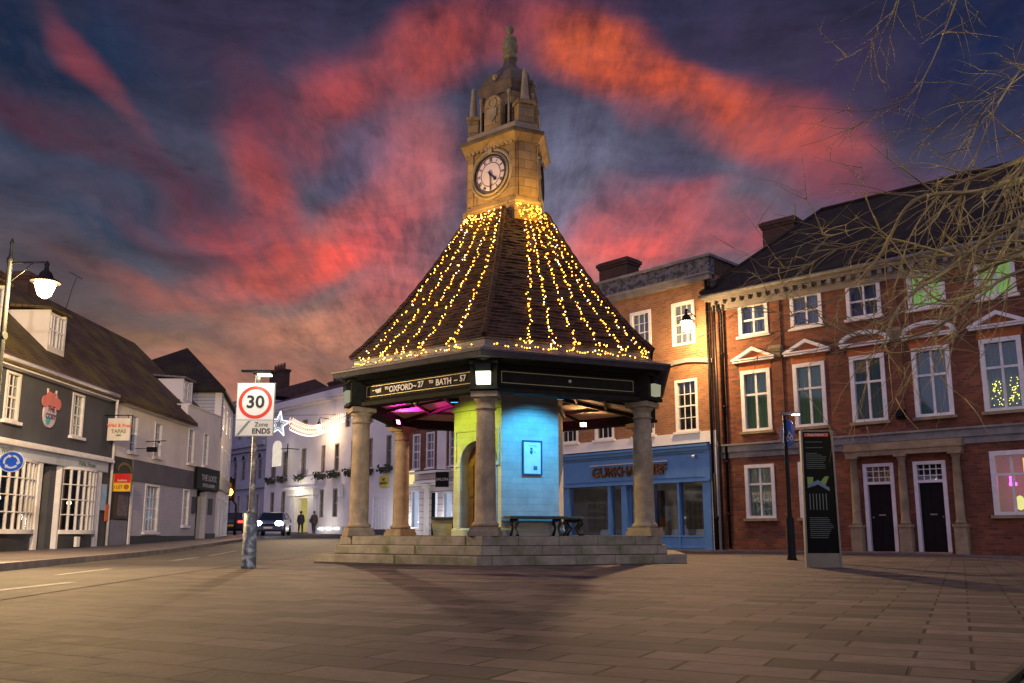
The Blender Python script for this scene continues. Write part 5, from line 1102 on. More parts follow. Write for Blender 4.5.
# hanging signs (each its own thing)
def hang(name, x, y, z, w, h, board, label, cat):   # perpendicular to the left facades, faces the viewer
    t = thing(name, (x, y, z), 0, label, cat)
    q = MB(); q.box(0, w, -.03, .03, 0, h); q.build('board', board, t); return t
cl = mat('cream_board', (.74, .70, .62), .5)
t = hang('hanging_sign', -13.36, 28.6, 3.62, .74, .74, cl, 'square white hanging sign with orange script by the grey pub corner', 'hanging sign')
text('sign_script', 'Wild & Free', .16, mat('orange_script', (.80, .12, .04), .5), t, (.37, -.035, .49), UP, .003, .004); text('sign_script', 'TAPAS', .17, mat('olive_script', (.25, .22, .12), .5), t, (.37, -.035, .30), UP, .003, .004)
q = MB(); q.ball((.37, -.03, .17), .08, 10, 5, (1.2, .2, .4)); q.build('green_leaf', mat('leaf_green', (.15, .34, .10), .6), t)
q = MB(); q.tube([(-.14, 0, .84), (.8, 0, .84)], .02, 6); q.tube([(.1, 0, .74), (.1, 0, .84)], .012, 5); q.tube([(.65, 0, .74), (.65, 0, .84)], .012, 5); q.build('bracket', iron, t)
t = hang('letting_board', -13.66, 29.58, 2.0, .76, .60, mat('yellow_board', (.85, .52, .03), .5), 'yellow and red letting agent board on the dark entry bay', 'sign board')
q = MB(); q.box(.2, .76, -.036, -.031, .29, .60); q.build('red_panel', mat('red_panel', (.62, .02, .02), .5), t)
text('board_lettering', 'TO LET', .14, mat('board_brown', (.36, .14, .02), .5), t, (.28, -.036, .14), UP, .003, .004); text('board_lettering', 'Lettings', .1, MC['cream_lettering'], t, (.48, -.042, .37), UP, .003, .002)
q = MB(); q.lathe([(.09, 0), (.09, .006)], (0, 0, 0), 14); o = q.build('board_badge', MC['board_brown'], t); o.location = (.63, -.031, .15); o.rotation_euler = UP
q = MB(); q.tube([(-.4, 0, .58), (0, 0, .58)], .015, 5); q.build('bracket', iron, t)
t = thing('sign_bracket', (-13.5, 32.0, 3.95), 0, 'thin black bracket and lamp arm on the cream tavern wall', 'bracket')
q = MB(); q.tube([(0, 0, 0), (.75, -.05, .02)], .018, 5); q.box(.45, .5, -.03, .03, -.06, 0); q.tube([(0, -.9, -.35), (.55, -.9, -.35)], .014, 5); q.build('arm', iron, t); q = MB(); q.box(.45, .78, -1.0, -.85, -.47, -.3); q.build('lamp_head', black, t)
# taller weatherboarded building beyond
WB = thing('weatherboarded_house', (-13.5, 40.02, 0), 0, 'tall white house with weatherboarded gable beyond the tavern', 'building')
boards = brickmat('white_boards', (.56, .56, .60), (.53, .53, .57), (.22, .22, .25), bw=30, rh=.16, ms=.014, var=.1, vscale=1)
foot = [(0, 0), (-1.7, 7), (-7, 7), (-7, 0)]
def holed_side(q, p0, p1, z0_, z1_, holes):
    a = Vector((*p0, 0)); b = Vector((*p1, 0)); L_ = (b - a).length; Mx = Matrix.Translation(a) @ Matrix.Rotation(math.atan2(b.y - a.y, b.x - a.x), 4, 'Z'); w_ = MB(); w_.wall(0, L_, z0_, z1_, 0, .3, holes); q.add([Mx @ Vector(v_) for v_ in w_.v], w_.f); return Mx
q = MB(); hs = [(.9, 1.5, 3.4, 4.7), (2.9, 3.5, 3.4, 4.7), (5.0, 5.6, 3.4, 4.7), (.9, 1.5, 5.5, 6.6), (2.9, 3.5, 5.5, 6.6), (5.0, 5.6, 5.5, 6.6), (.8, 1.9, .5, 2.3), (2.8, 3.9, .5, 2.3), (4.8, 5.9, .5, 2.3)]
Ms = holed_side(q, (0, 0), (-1.7, 7), -.1, 7.2, hs); q.build('street_wall', cream, WB)
SG = bpy.data.objects.new('window_group', None); C.objects.link(SG); bpy.data.objects.remove(SG)
for h in hs:
    w_ = sash(WB, h[0], h[2], h[1] - h[0], h[3] - h[2], cols=2, rows=2 if h[2] > 1 else 3, arch=.06, back=netting if h[2] < 1 else dusk_back, bar=.035, rec=.12); w_.matrix_basis = Ms
q = MB(); q.box(-7, 0, 0, .25, 5.0, 7.15); q.build('boarded_gable', boards, WB)
q = MB(); q.box(-7, -.02, .01, .24, -.1, 5.0); q.box(-7, -6.7, .25, 7, -.1, 7.15); q.box(-6.7, -1.75, 6.7, 7.0, -.1, 7.15); q.build('wall', cream, WB)
q = MB(); a = [(.25, -.3, 7.2), (-1.55, 7.3, 7.2), (-7.3, 7.3, 7.2), (-7.3, -.3, 7.2)]; r1 = [(-2.6, 2.2, 9.7), (-3.6, 4.8, 9.7)]; lo = [(p[0], p[1], 7.08) for p in a]
q.add(a + r1 + lo, [(0, 1, 5, 4), (1, 2, 5), (2, 3, 4, 5), (3, 0, 4), (1, 0, 6, 7), (2, 1, 7, 8), (3, 2, 8, 9), (0, 3, 9, 6), (6, 9, 8, 7)]); q.build('roof', tile, WB)
q = MB(); q.box(-.02, .02, -.0, .02, .1, 7.0); q.box(-.1, .0, 0, .0, 0, 0)
q = MB(); q.bar((.05, -.06, 3.2), (-1.68, 7, 3.2), .1, .16); q.bar((.05, -.06, 2.9), (-1.68, 7, 2.9), .08, .5); q.build('fascia_band', mat('brown_band', (.20, .16, .13), .6), WB)

# ================================================================= FAR TERRACE (white hotel + brick shop) and STONE BUILDING
rzD = math.atan2(-9, 7.7)
MD = Matrix.Translation((-20, 75, 0)) @ Matrix.Rotation(rzD, 4, 'Z')
HT = thing('white_hotel', (-20, 75, 0), rzD, 'long white rendered hotel with flower boxes and a lit yellow doorway', 'building')
hw1 = [(-1.7, -.7), (.5, 1.5), (3.9, 4.8), (7.3, 8.0), (9.45, 10.2), (12.0, 12.8), (14.3, 15.1), (16.9, 17.6)]
hh = [(a, b, 5.45, 7.6) for a, b in hw1] + [(-1.6, -.8, 2.0, 4.2), (.5, 1.3, 2.0, 4.2), (7.3, 8.0, 1.9, 4.1), (9.4, 10.2, 1.9, 4.1), (3.7, 5.7, .8, 3.5), (12.2, 13.0, 1.9, 4.1), (15.3, 17.2, .9, 3.2)] + [(14.3, 15.1, 8.7, 9.9), (3.9, 4.8, 8.9, 10.0), (11.0, 11.8, 8.7, 9.9)]
m_ = MB(); m_.wall(-2.8, 18.3, .3, 11.1, 0, .35, hh); m_.build('wall', pale, HT)
m_ = MB(); m_.box(-2.8, -2.45, .35, 9, .3, 11.1); m_.box(17.95, 18.3, .35, 9, .3, 11.1); m_.box(-2.45, 17.95, 8.7, 9, .3, 11.1); m_.box(-2.4, 17.9, 1.2, 1.3, .5, 11); m_.build('inner_wall', pale, HT)
m_ = MB(); m_.box(-2.9, 18.4, -.3, .05, 11.1, 11.3); m_.box(-2.95, 18.45, -.42, .05, 11.3, 11.85); m_.build('eaves_band', pale, HT)
hr = hiproof(HT, -2.9, 18.4, -.1, 9.1, 12.0, 13.9, .1, .1, mat('brown_slates', (.07, .035, .03), .8, var=.3))
chimney(HT, 2.2, 3.2, 11.5, 13.8, 3.3, .9, darkbrick, pots=6)
warm_win = wavemat('warm_net', (.4, .32, .24), (.5, .42, .34), .2, em=.22, emc=(.9, .65, .40))
for i, h in enumerate(hh):
    if h[2] == .8: continue
    if h == (15.3, 17.2, .9, 3.2):
        q = MB(); q.box(h[0], h[1], .05, .12, h[2], h[3])
        for k in range(1, 5): q.box(h[0] + k * .38 - .01, h[0] + k * .38 + .01, .035, .05, h[2], h[3])
        q.build('garage_door', white, HT); continue
    sash(HT, h[0], h[2], h[1] - h[0], h[3] - h[2], cols=2, rows=2, arch=.09, back=warm_win if h[0] > 3 else netting, bar=.06, rec=.2, y=.05, wood=mat('taupe_frame', (.30, .26, .23), .6))
q = MB(); q.box(15.2, 17.3, -.05, -.001, .3, .95); q.build('dark_plinth', slate, HT)
# door, surround and doorway glow
q = MB(); q.box(3.7, 5.7, .3, .36, .8, 3.5); q.build('door', emit('lit_yellow_door', (.75, .62, .16), .55), HT)
q = MB(); q.box(2.6, 3.6, -.25, -.001, .5, 3.7); q.box(5.8, 6.8, -.25, -.001, .5, 3.7); q.box(2.4, 7.0, -.4, -.001, 3.7, 4.2); q.box(2.2, 7.2, -.6, -.001, 4.2, 4.4); q.box(2.6, 6.8, -.2, -.001, 4.4, 5.2)
q.build('door_surround', white, HT)
q = MB(); q.box(3.2, 6.2, -1.2, -.3, .4, .78); q.build('door_steps', stone, HT)
q = MB(); q.box(7.2, 11.6, -.35, -.1, .5, 1.2); q.build('low_white_wall', white, HT)
q = MB()
for x_ in (8.0, 9.2, 10.4): q.box(x_, x_ + .8, -.42, -.36, 1.0, 1.06)
q.build('wall_washers', emit('washer', (1, .95, .8), 8), HT)
p = MD @ Vector((4.7, -1.6, 3.9)); light('POINT', 'doorway_light', p, 130, (1, .88, .62), .2)
p = MD @ Vector((9.4, -1.3, 1.6)); light('POINT', 'wall_washer_light', p, 40, (1, .95, .8), .2)
for i, (a, b) in enumerate(hw1):
    t = thing('flower_box', MD @ Vector(((a + b) / 2, -.02, 5.05)), rzD, '%s window box of dark trailing plants from the left along the white hotel' % ['first', 'second', 'third', 'fourth', 'fifth', 'sixth', 'seventh', 'eighth'][i], 'flower box', 'window boxes on the white hotel')
    q = MB(); q.box(-.6, .6, -.42, -.0, 0, .25); q.build('trough', slate, t)
    q = MB(); r2 = random.Random(i)
    for k in range(70):
        c = Vector((r2.uniform(-.68, .68), r2.uniform(-.55, -.05), r2.uniform(-.15, .42))); d1 = Vector((r2.gauss(0, 1), r2.gauss(0, 1), r2.gauss(0, 1))).normalized() * .13; d2 = Vector((r2.gauss(0, 1), r2.gauss(0, 1), r2.gauss(0, 1))).normalized() * .1
        q.add([c - d1, c + d2, c + d1, c - d2], [(0, 1, 2, 3)])
    q.build('foliage', mat('box_foliage', (.04, .05, .02), .8, var=.4, vscale=5), t)
# hotel wall lamp and hanging lit sign
t = thing('wall_lantern', MD @ Vector((9.2, -1.3, 8.6)), rzD, 'very bright lantern on the white hotel front right of the garland', 'wall lamp')
q = MB(); q.tube([(0, 1.3, .9), (0, .1, .95), (0, 0, .8)], .03, 6); q.build('bracket', iron, t); lantern_mesh(t, 0, 0, 0, glow=30, col=(1, .76, .42))
q_ = t.children
light('POINT', 'hotel_lantern_light', MD @ Vector((9.2, -1.35, 8.55)), 300, (1, .66, .36), .25)
light('SPOT', 'hotel_lantern_beam', MD @ Vector((9.2, -1.6, 8.6)), 26000, (1, .70, .42), .25, target=(-1.5, 8, 0), cone=26, blend=.8)
t = thing('lit_hanging_sign', MD @ Vector((1.9, -1.2, 6.2)), rzD, 'glowing white round topped hanging sign on the hotel front', 'hanging sign')
q = MB(); pl = [(-.75, 0), (.75, 0), (.75, 1.6)] + [(.75 * math.cos(a_), 1.6 + .55 * math.sin(a_)) for a_ in [math.pi * i / 10 for i in range(1, 10)]] + [(-.75, 1.6)]; q.extrude_y(pl, -.06, .06); q.build('panel', emit('cream_panel', (1, .86, .70), .8), t)
q = MB(); q.tube([(.75, 0, 1.4), (1.5, .2, 1.4), (1.5, 1.2, 1.4)], .04, 5); q.tube([(1.5, .2, 1.8), (1.5, .2, .6)], .05, 5); q.build('bracket', iron, t)
t = thing('wall_lamp', MD @ Vector((11.0, -.1, 3.4)), rzD, 'small unlit white wall lamp beside the right ground floor windows of the hotel', 'wall lamp')
q = MB(); q.box(-.15, .15, -.3, .0, 0, .9); q.box(-.2, .2, -.34, 0, .9, 1.0); q.build('body', white, t)
t = thing('parking_sign', MD @ Vector((16.9, -.12, 3.9)), rzD, 'small yellow sign above the white garage door', 'sign')
q = MB(); q.box(-.55, .55, -.03, .03, 0, .8); q.build('plate', mat('yellow_plate', (.62, .55, .06), .5), t); text('plate_lettering', 'NO\nPARKING', .26, black, t, (0, -.036, .4), UP, .004, .004)
# brick shop with cream ground floor
BS = thing('brick_shop', tuple(MD @ Vector((18.32, 0, 0))), rzD, 'brick fronted shop with cream stone ground floor and lit yellow sign', 'building')
hs2 = [(.35, 1.2, 4.95, 7.35), (2.0, 2.9, 4.95, 7.35), (3.6, 4.55, 4.95, 7.35), (6.2, 7.1, 4.95, 7.35), (8.2, 9.1, 4.95, 7.35)]
m_ = MB(); m_.wall(0, 12, 4.6, 8.2, 0, .3, hs2); m_.build('wall', red, BS)
m_ = MB(); m_.box(0, .3, .3, 9, .3, 8.2); m_.box(11.7, 12, .3, 9, .3, 8.2); m_.box(.3, 11.7, 8.7, 9, .3, 8.2); m_.build('side_wall', red, BS)
m_ = MB(); m_.box(4.9, 5.9, -.06, -.001, 4.6, 8.1); m_.build('white_pier', pale, BS)
gh = [(.5, 1.4, 1.0, 3.4), (1.9, 2.9, 1.0, 3.5), (4.15, 5.0, .45, 3.3), (5.6, 6.6, 1.4, 3.3), (7.6, 9.4, 1.0, 3.3)]
m_ = MB(); m_.wall(0, 12, .3, 4.6, -.04, .3, gh); m_.build('shop_wall', brickmat('rusticated_cream', (.58, .52, .48), (.56, .50, .46), (.26, .22, .2), bw=30, rh=.42, ms=.03, var=.1, vscale=1), BS)
m_ = MB(); m_.box(-.1, 12.1, -.3, -.04, 4.6, 4.75); m_.box(2.6, 5.9, -.35, -.04, 3.95, 4.1); m_.box(0, 12, -.16, -.04, 3.8, 3.92); m_.box(-.1, 12.1, -.35, .05, 8.2, 8.5); m_.build('cornice', cream, BS)
for h in hs2: sash(BS, h[0], h[2], h[1] - h[0], h[3] - h[2], cols=2, rows=4, arch=.1, back=netting, bar=.05, rec=.15, sill=pale)
for h in gh:
    if h[0] == 4.15:
        q = MB(); q.box(h[0], h[0] + .42, .1, .2, h[2], h[3]); q.build('door', black, BS); q = MB(); q.box(h[0] + .42, h[1], .1, .15, h[2], h[3]); q.build('door_side_glow', shop_glow, BS)
    else: sash(BS, h[0], h[2], h[1] - h[0], h[3] - h[2], cols=1, rows=1, arch=.09, back=shop_glow, rec=.15)
q = MB(); q.box(3.75, 4.08, -.25, -.041, .45, 3.6); q.box(3.6, 4.2, -.35, -.041, 3.6, 3.9); q.build('doorcase', cream, BS)
q = MB(); q.box(.1, 2.3, -.16, -.045, 3.95, 4.85); q.build('lit_sign_box', emit('yellow_sign', (1, .82, .34), 1.0), BS); text('sign_lettering', 'Café', .62, mat('sign_brown', (.2, .1, .03), .5), BS, (1.1, -.19, 4.4), UP, .01, .01)
t = thing('black_hanging_sign', tuple(MD @ Vector((25.0, -.9, 3.55))), 0, 'square black hanging sign beside the brick shop doorway', 'hanging sign')
q = MB(); q.box(-.42, .42, -.03, .03, 0, .95); q.build('panel', black, t); text('sign_lettering', 'SALON', .24, lettering, t, (0, -.04, .48), UP, .004, .004); q = MB(); q.tube([(-.5, 0, 1.1), (.9, .4, 1.1)], .025, 5); q.build('bracket', iron, t)
hiproof(BS, -.1, 12.1, -.2, 9.1, 8.6, 10.6, .1, .1, tile)
p = MD @ Vector((19.6, -1.2, 1.4)); light('POINT', 'shop_window_light', p, 170, (.92, .94, 1), .3); p = MD @ Vector((24.2, -1.0, 1.6)); light('POINT', 'shop_window_light', p, 60, (.92, .94, 1), .2)
# italianate stone building at the end of the street
rzC = math.atan2(-6.7, 5.878)
SB = thing('stone_bank', (-27.593, 84, 0), rzC, 'pale blue grey stone building with arched windows and heavy cornice at the street end', 'building')
bs_ = mat('blue_grey_stucco', (.34, .35, .42), .8, var=.15, vscale=1)
ha = [(a, a + .9, 5.5, 7.4) for a in (.3, 1.8, 3.6, 5.3, 7.0)] + [(a, a + .9, 2.1, 4.2) for a in (.9, 2.9, 4.9, 6.9)] + [(a, a + .8, 9.4, 11.2) for a in (.4, 2.4, 4.4, 6.6)]
m_ = MB(); m_.wall(-6, 8.8, .3, 12.6, 0, .4, ha); m_.build('wall', bs_, SB)
m_ = MB(); m_.box(-6, -5.6, .4, 9, .3, 12.6); m_.box(8.4, 8.8, .4, 9, .3, 12.6); m_.build('side_wall', bs_, SB)
m_ = MB(); m_.box(-6.1, 8.85, -.5, -.001, 8.5, 8.9); m_.box(-6.1, 8.85, -.25, -.001, 8.1, 8.5); m_.box(-6.1, 8.85, -.2, -.001, 4.7, 5.1); m_.box(-6.1, 8.85, -.45, .2, 12.6, 13.0); m_.build('cornice', bs_, SB)
for h in ha:
    sash(SB, h[0], h[2], h[1] - h[0], h[3] - h[2], cols=1, rows=2, arch=.08, back=warm_win if h[2] < 5 else dusk_back, rec=.2, wood=bs_)
    if h[2] == 5.5:
        q = MB(); cx_ = h[0] + .45
        for i in range(10):
            t0, t1 = math.pi * i / 10, math.pi * (i + 1) / 10
            q.extrude_y([(cx_ + r_ * math.cos(tt), 7.42 + r_ * math.sin(tt)) for r_, tt in ((.43, t0), (.6, t0), (.6, t1), (.43, t1))], -.12, -.001)
        q.build('window_arch', bs_, SB); q = MB(); q.extrude_y([(cx_ + .43 * math.cos(tt), 7.42 + .43 * math.sin(tt)) for tt in [math.pi * i / 10 for i in range(11)]], -.03, -.001); q.build('arch_pane', dusk_back, SB)
hiproof(SB, -6, 8.8, 0, 9, 13.1, 15.0, 1, .2, MC['brown_slates'])
chimney(SB, 4.3, 2.0, 13, 16.0, 2.4, .9, darkbrick, pots=4)
# row closing the street far behind
FR = thing('distant_terrace', (-52, 118, .4), R(-8), 'plain dusky terrace closing the far end of the street', 'building')
m_ = MB(); m_.wall(0, 34, 0, 9, 0, .3, [(1.5 + 3 * i, 2.6 + 3 * i, z, z + 1.7) for i in range(11) for z in (1.2, 4, 6.6)]); m_.build('wall', bs_, FR)
q = MB(); q.box(0, 34, .5, .6, 0, 9); q.build('room_back', dusk_back, FR); hiproof(FR, -.3, 34.3, -.3, 8, 9.1, 12, .5, .5, tile)

# ================================================================= STREET FURNITURE
# 30 zone post
SP = thing('speed_sign_post', (-4.42, 14.9, 0), R(2), 'grey post with white 30 zone ends speed limit sign and small lamp on top', 'road sign')
q = MB(); q.lathe([(.09, .9), (.06, .95), (.05, 1.0), (.045, 3.35)], (0, 0, 0), 12); q.build('pole', mat('weathered_pole', (.09, .085, .08), .6, var=.5, vscale=9, second=(.28, .27, .25), sscale=9, sth=(.52, .62)), SP)
q = MB(); q.lathe([(.125, -.02), (.12, .05), (.115, .9), (.09, .905)], (0, 0, 0), 16); q.build('sleeve', mat('stickered_sleeve', (.05, .065, .085), .5, var=.4, vscale=5, second=(.20, .23, .26), sscale=11, sth=(.5, .58)), SP)
sgw = mat('sign_white', (.80, .78, .72), .4, var=.04); sgk = mat('sign_black', (.02, .02, .02), .4)
q = MB(); q.box(-.315, .315, -.09, -.075, 2.50, 3.13); q.build('sign_plate', sgw, SP); q = MB(); q.box(-.315, .315, -.09, -.075, 2.225, 2.49); q.build('zone_plate', mat('sign_cream', (.66, .64, .56), .4), SP)
q = MB(); q.box(-.33, .33, -.074, -.06, 2.21, 3.145); q.build('sign_back', mat('sign_grey_back', (.25, .25, .25), .5), SP)
q = MB(); NS = 36; q.loft([[(r_ * math.cos(-2 * math.pi * i / NS), y_, 2.80 + r_ * math.sin(-2 * math.pi * i / NS)) for i in range(NS)] for r_, y_ in ((.285, -.091), (.285, -.096), (.228, -.096), (.228, -.091))], caps=False); q.build('red_ring', mat('sign_red', (.70, .04, .015), .4), SP)
text('sign_numerals', '30', .30, sgk, SP, (0, -.098, 2.80), UP, .002, .007, xs=1.05)
text('zone_lettering', 'Zone', .105, sgk, SP, (.12, -.094, 2.415), UP, .002, .001); text('zone_lettering', 'ENDS', .125, sgk, SP, (.12, -.094, 2.30), UP, .002, .004)
q = MB(); q.extrude_y([(-.30, 2.235), (-.25, 2.235), (-.06, 2.48), (-.11, 2.48)], -.094, -.091); q.build('zone_stripe', mat('sign_stripe', (.2, .22, .2), .5), SP)
q = MB(); q.box(-.06, .26, -.16, .04, 3.30, 3.34); q.box(-.27, .30, -.1, .0, 3.34, 3.37); q.tube([(0, 0, 3.1), (0, 0, 3.35)], .03, 8); q.build('lamp_hood', black, SP); q = MB(); q.box(.02, .24, -.14, .02, 3.27, 3.298); q.build('lamp_tube', emit('sign_lamp', (.9, 1, .75), 5), SP)
light('POINT', 'sign_lamp_light', (-4.38, 14.45, 3.22), 11, (1, .95, .75), .06)
# cycle sign post with small lamp
CP_ = thing('shared_path_sign', (6.25, 19.8, 0), R(-55), 'slim black post with small lamp arm and round blue path sign', 'sign post')
q = MB(); q.lathe([(.11, 0), (.11, .04), (.095, .06), (.09, .9), (.055, .97), (.05, 1.1), (.042, 3.25)], (0, 0, 0), 12); q.build('pole', black, CP_)
q = MB(); q.lathe([(.31, 0), (.31, .018)], (0, 0, 0), 28); o = q.build('blue_disc', mat('traffic_blue', (.02, .13, .62), .4), CP_); o.rotation_euler = UP; o.location = (0, -.06, 2.84)
q = MB()
q.tube([(-.1, 0, .12), (-.12, 0, -.02)], .035, 6); q.ball((-.1, 0, .19), .04, 8, 5); q.tube([(-.13, 0, -.02), (-.17, 0, -.2)], .025, 6); q.tube([(-.11, 0, -.02), (-.05, 0, -.2)], .025, 6)
for c_ in (.04, .2): q.tube([(c_ + .055 * math.cos(a_), 0, -.13 + .055 * math.sin(a_)) for a_ in [2 * math.pi * i / 12 for i in range(13)]], .012, 5)
q.tube([(.04, 0, -.13), (.09, 0, -.02), (.17, 0, -.02), (.2, 0, -.13)], .012, 5); q.tube([(.12, 0, .02), (.1, 0, -.03)], .02, 5)
o2 = q.build('path_symbol', sgw, CP_); o2.location = (0, -.088, 2.84); o2.scale = (1, .3, 1)
q = MB(); q.box(-.1, .34, -.05, .05, 3.28, 3.325); q.build('lamp_arm', lead, CP_); q = MB(); q.box(.18, .34, -.045, .045, 3.262, 3.279); q.build('lamp_lens', emit('small_lamp', (1, .95, .75), 14), CP_)
CP_.rotation_euler = (0, 0, 0); o.rotation_euler = (R(90), 0, R(-78)); o.location = (.04, -.05, 2.84); o2.rotation_euler = (0, 0, R(-78)); o2.location = (.01, -.078, 2.84)
light('POINT', 'small_lamp_light', (6.55, 19.75, 3.2), 5, (1, .95, .75), .04)
# information totem
TM = thing('information_totem', (5.37, 15.3, 0), R(-6), 'tall black town information totem in a grey metal frame', 'information board')
q = MB()
fr_ = [(-.30, 0), (-.27, 0), (-.245, 2.37), (-.275, 2.37)]
q.extrude_y(fr_, -.06, .06); q.extrude_y([(.27, 0), (.30, 0), (.275, 2.37), (.245, 2.37)], -.06, .06); q.box(-.27, .27, -.05, .05, .0, .24); q.extrude_y([(-.247, 2.345), (.247, 2.345), (.247, 2.37), (-.247, 2.37)], -.06, .06); q.build('frame', mat('brushed_frame', (.16, .14, .125), .5, metal=.4, var=.1), TM)
q = MB(); q.extrude_y([(-.27, .24), (.27, .24), (.246, 2.345), (-.246, 2.345)], -.035, .035); q.build('panel', mat('gloss_black_panel', (.003, .003, .004), .4, spec=.06), TM)
q = MB(); q.box(-.21, .2, -.04, -.036, 2.26, 2.32); q.build('red_header', mat('totem_red', (.55, .015, .02), .4), TM)
text('header_lettering', 'Town Centre', .05, lettering, TM, (-.02, -.043, 2.29), UP, .001, 0)
q = MB(); r2 = random.Random(2)
for i in range(3): q.box(-.2, -.02 + r2.uniform(0, .12), -.039, -.036, 2.16 - i * .1, 2.168 - i * .1)
for i in range(8): q.box(-.2, .06 + r2.uniform(0, .1), -.039, -.036, 1.93 - i * .033, 1.938 - i * .033)
for i in range(11): q.box(-.2, .1 + r2.uniform(0, .1), -.039, -.036, .84 - i * .034, .849 - i * .034)
q.build('text_lines', mat('totem_grey_text', (.10, .12, .12), .5), TM)
q = MB(); q.box(-.2, -.1, -.039, -.036, 1.42, 1.55); q.extrude_y([(.0, 1.44), (.1, 1.56), (.17, 1.56), (.09, 1.38)], -.039, -.036); q.build('map_green', mat('map_green', (.14, .24, .03), .5), TM)
q = MB(); q.extrude_y([(-.2, 1.36), (-.02, 1.42), (.17, 1.3), (.17, 1.36), (-.02, 1.5), (-.2, 1.41)], -.0395, -.036); q.build('map_blue', mat('map_blue', (.08, .14, .22), .5), TM)
q = MB()
for i in range(6): q.box(-.18 + i * .055, -.165 + i * .055, -.039, -.036, .98, 1.26)
q.build('map_columns', mat('map_grey', (.09, .11, .11), .5), TM)
# roundabout sign near the pub
RS = thing('roundabout_sign', (-7.98, 14.0, 0), R(4), 'round blue mini roundabout sign with white circling arrows', 'road sign')
q = MB(); q.lathe([(.215, 0), (.215, .02)], (0, 0, 0), 32); o = q.build('blue_disc', MC['traffic_blue'], RS); o.rotation_euler = UP; o.location = (0, 0, 1.70)
q = MB(); q.loft([[(r_ * math.cos(-2 * math.pi * i / 32), y_, 1.70 + r_ * math.sin(-2 * math.pi * i / 32)) for i in range(32)] for r_, y_ in ((.215, -.021), (.215, -.026), (.2, -.026), (.2, -.021))], caps=False); q.build('white_rim', sgw, RS)
q = MB()
for k in range(3):
    a0 = R(90 + 120 * k - 10)
    pts_ = [a0 - R(85) * i / 8 for i in range(9)]
    for i in range(8): q.extrude_y([(r_ * math.cos(tt), 1.70 + r_ * math.sin(tt)) for r_, tt in ((.105, pts_[i]), (.14, pts_[i]), (.14, pts_[i + 1]), (.105, pts_[i + 1]))], -.027, -.022)
    te = pts_[-1]; tp = te - R(28); q.extrude_y([(.08 * math.cos(te), 1.70 + .08 * math.sin(te)), (.165 * math.cos(te), 1.70 + .165 * math.sin(te)), (.122 * math.cos(tp), 1.70 + .122 * math.sin(tp))], -.027, -.022)
q.build('arrows', sgw, RS)
q = MB(); q.tube([(0, .02, 1.70), (-.40, .06, 1.70)], .02, 6); q.build('bracket', iron, RS)
RS.location = (-10.26, 17.86, .33); RS.scale = (1.17, 1.17, 1.0)
for o_ in RS.children: pass
# traffic light
TLt = thing('traffic_light', (-15.72, 50, gz(-15.7, 50) + .1), 0, 'traffic light on a bent pole showing amber beside the white house', 'traffic light')
q = MB(); q.lathe([(.09, 0), (.07, 1.3)], (0, 0, 0), 8); q.tube([(0, 0, 1.2), (0, 0, 1.7), (-.3, 0, 2.1), (-.36, 0, 3.3)], .06, 8); q.build('pole', black, TLt)
q = MB(); q.box(-.62, -.1, -.06, .06, 1.95, 3.2); q.box(-.52, -.2, -.2, -.06, 2.05, 3.1); q.build('housing', black, TLt)
q = MB(); q.lathe([(.17, 0), (.2, .02), (.15, .06)], (0, 0, 0), 14); o = q.build('amber_lens', emit('amber_signal', (1, .32, .03), 22), TLt); o.rotation_euler = UP; o.location = (-.34, -.2, 2.42)
for z_ in (2.85,):
    q = MB(); q.lathe([(.12, 0), (.1, .03)], (0, 0, 0), 12); o = q.build('dark_lens', mat('dark_lens', (.08, .01, .01), .3), TLt); o.rotation_euler = UP; o.location = (-.34, -.2, z_)
light('POINT', 'amber_light', (-16.06, 49.5, gz(-16, 50) + 2.55), 60, (1, .35, .04), .1)
# Christmas star and garland over the street
ST = thing('christmas_star', (-12.95, 48, 6.62), 0, 'white outlined lit star hung on the street garland', 'christmas star')
q = MB(); out_ = [Vector(((.62 if i % 2 == 0 else .25) * math.sin(math.pi * i / 5 + .12), 0, (.74 if i % 2 == 0 else .29) * math.cos(math.pi * i / 5 + .12))) for i in range(11)]
for i in range(10): q.tube([out_[i], out_[i + 1]], .035, 6)
q.build('star_tube', emit('star_white', (.88, .95, 1), 1.8), ST)
q = MB()
for i in range(10): q.tube([out_[i] * .55, out_[i + 1] * .55], .02, 5)
for i in range(0, 10, 2): q.tube([out_[i] * .55, out_[i]], .014, 4)
q.build('star_mesh', emit('star_dim', (.8, .9, 1), 1.0), ST)
GA = thing('christmas_garland', (-12.3, 48, 6.2), 0, 'sagging garland of pink and cream lights stretched across the street', 'garland')
q = MB(); r2 = random.Random(9); q2 = MB()
gp = lambda s_: Vector((s_ * 3.0, 0, .2 - .42 * math.sin(math.pi * min(1, s_ * 1.15)) + .5 * s_ * s_))
for lay in range(3):
    for i in range(26):
        s_ = (i + .5) / 26; c = gp(s_) + Vector((0, 0, lay * .26 * (1 - .45 * s_))); rr_ = .12 * (1 - .3 * s_)
        q.tube([c + Vector((rr_ * math.cos(a_ + lay), 0, rr_ * .9 * math.sin(a_ + lay))) for a_ in [5.2 * k / 7 for k in range(8)]], .018, 4)
for off in (-.1,): q2.tube([gp(i / 30) + Vector((0, 0, off)) for i in range(31)], .035, 5)
q.build('light_scrolls', emit('garland_peach', (1, .66, .46), 2.0), GA); q2.build('light_rope', emit('garland_white', (1, .86, .74), 3.0), GA)
WR = thing('street_cable', (-18.6, 48, 7.0), 0, 'thin cable carrying the star and garland across the street', 'cable')
q = MB(); q.tube([(0, .5, .0), (5, 0, .1), (9.0, 0, .15), (14.5, 6, .3)], .015, 4); q.tube([(5.75, 0, .1), (5.75, 0, -.02)], .012, 4); q.build('wire', lead, WR)

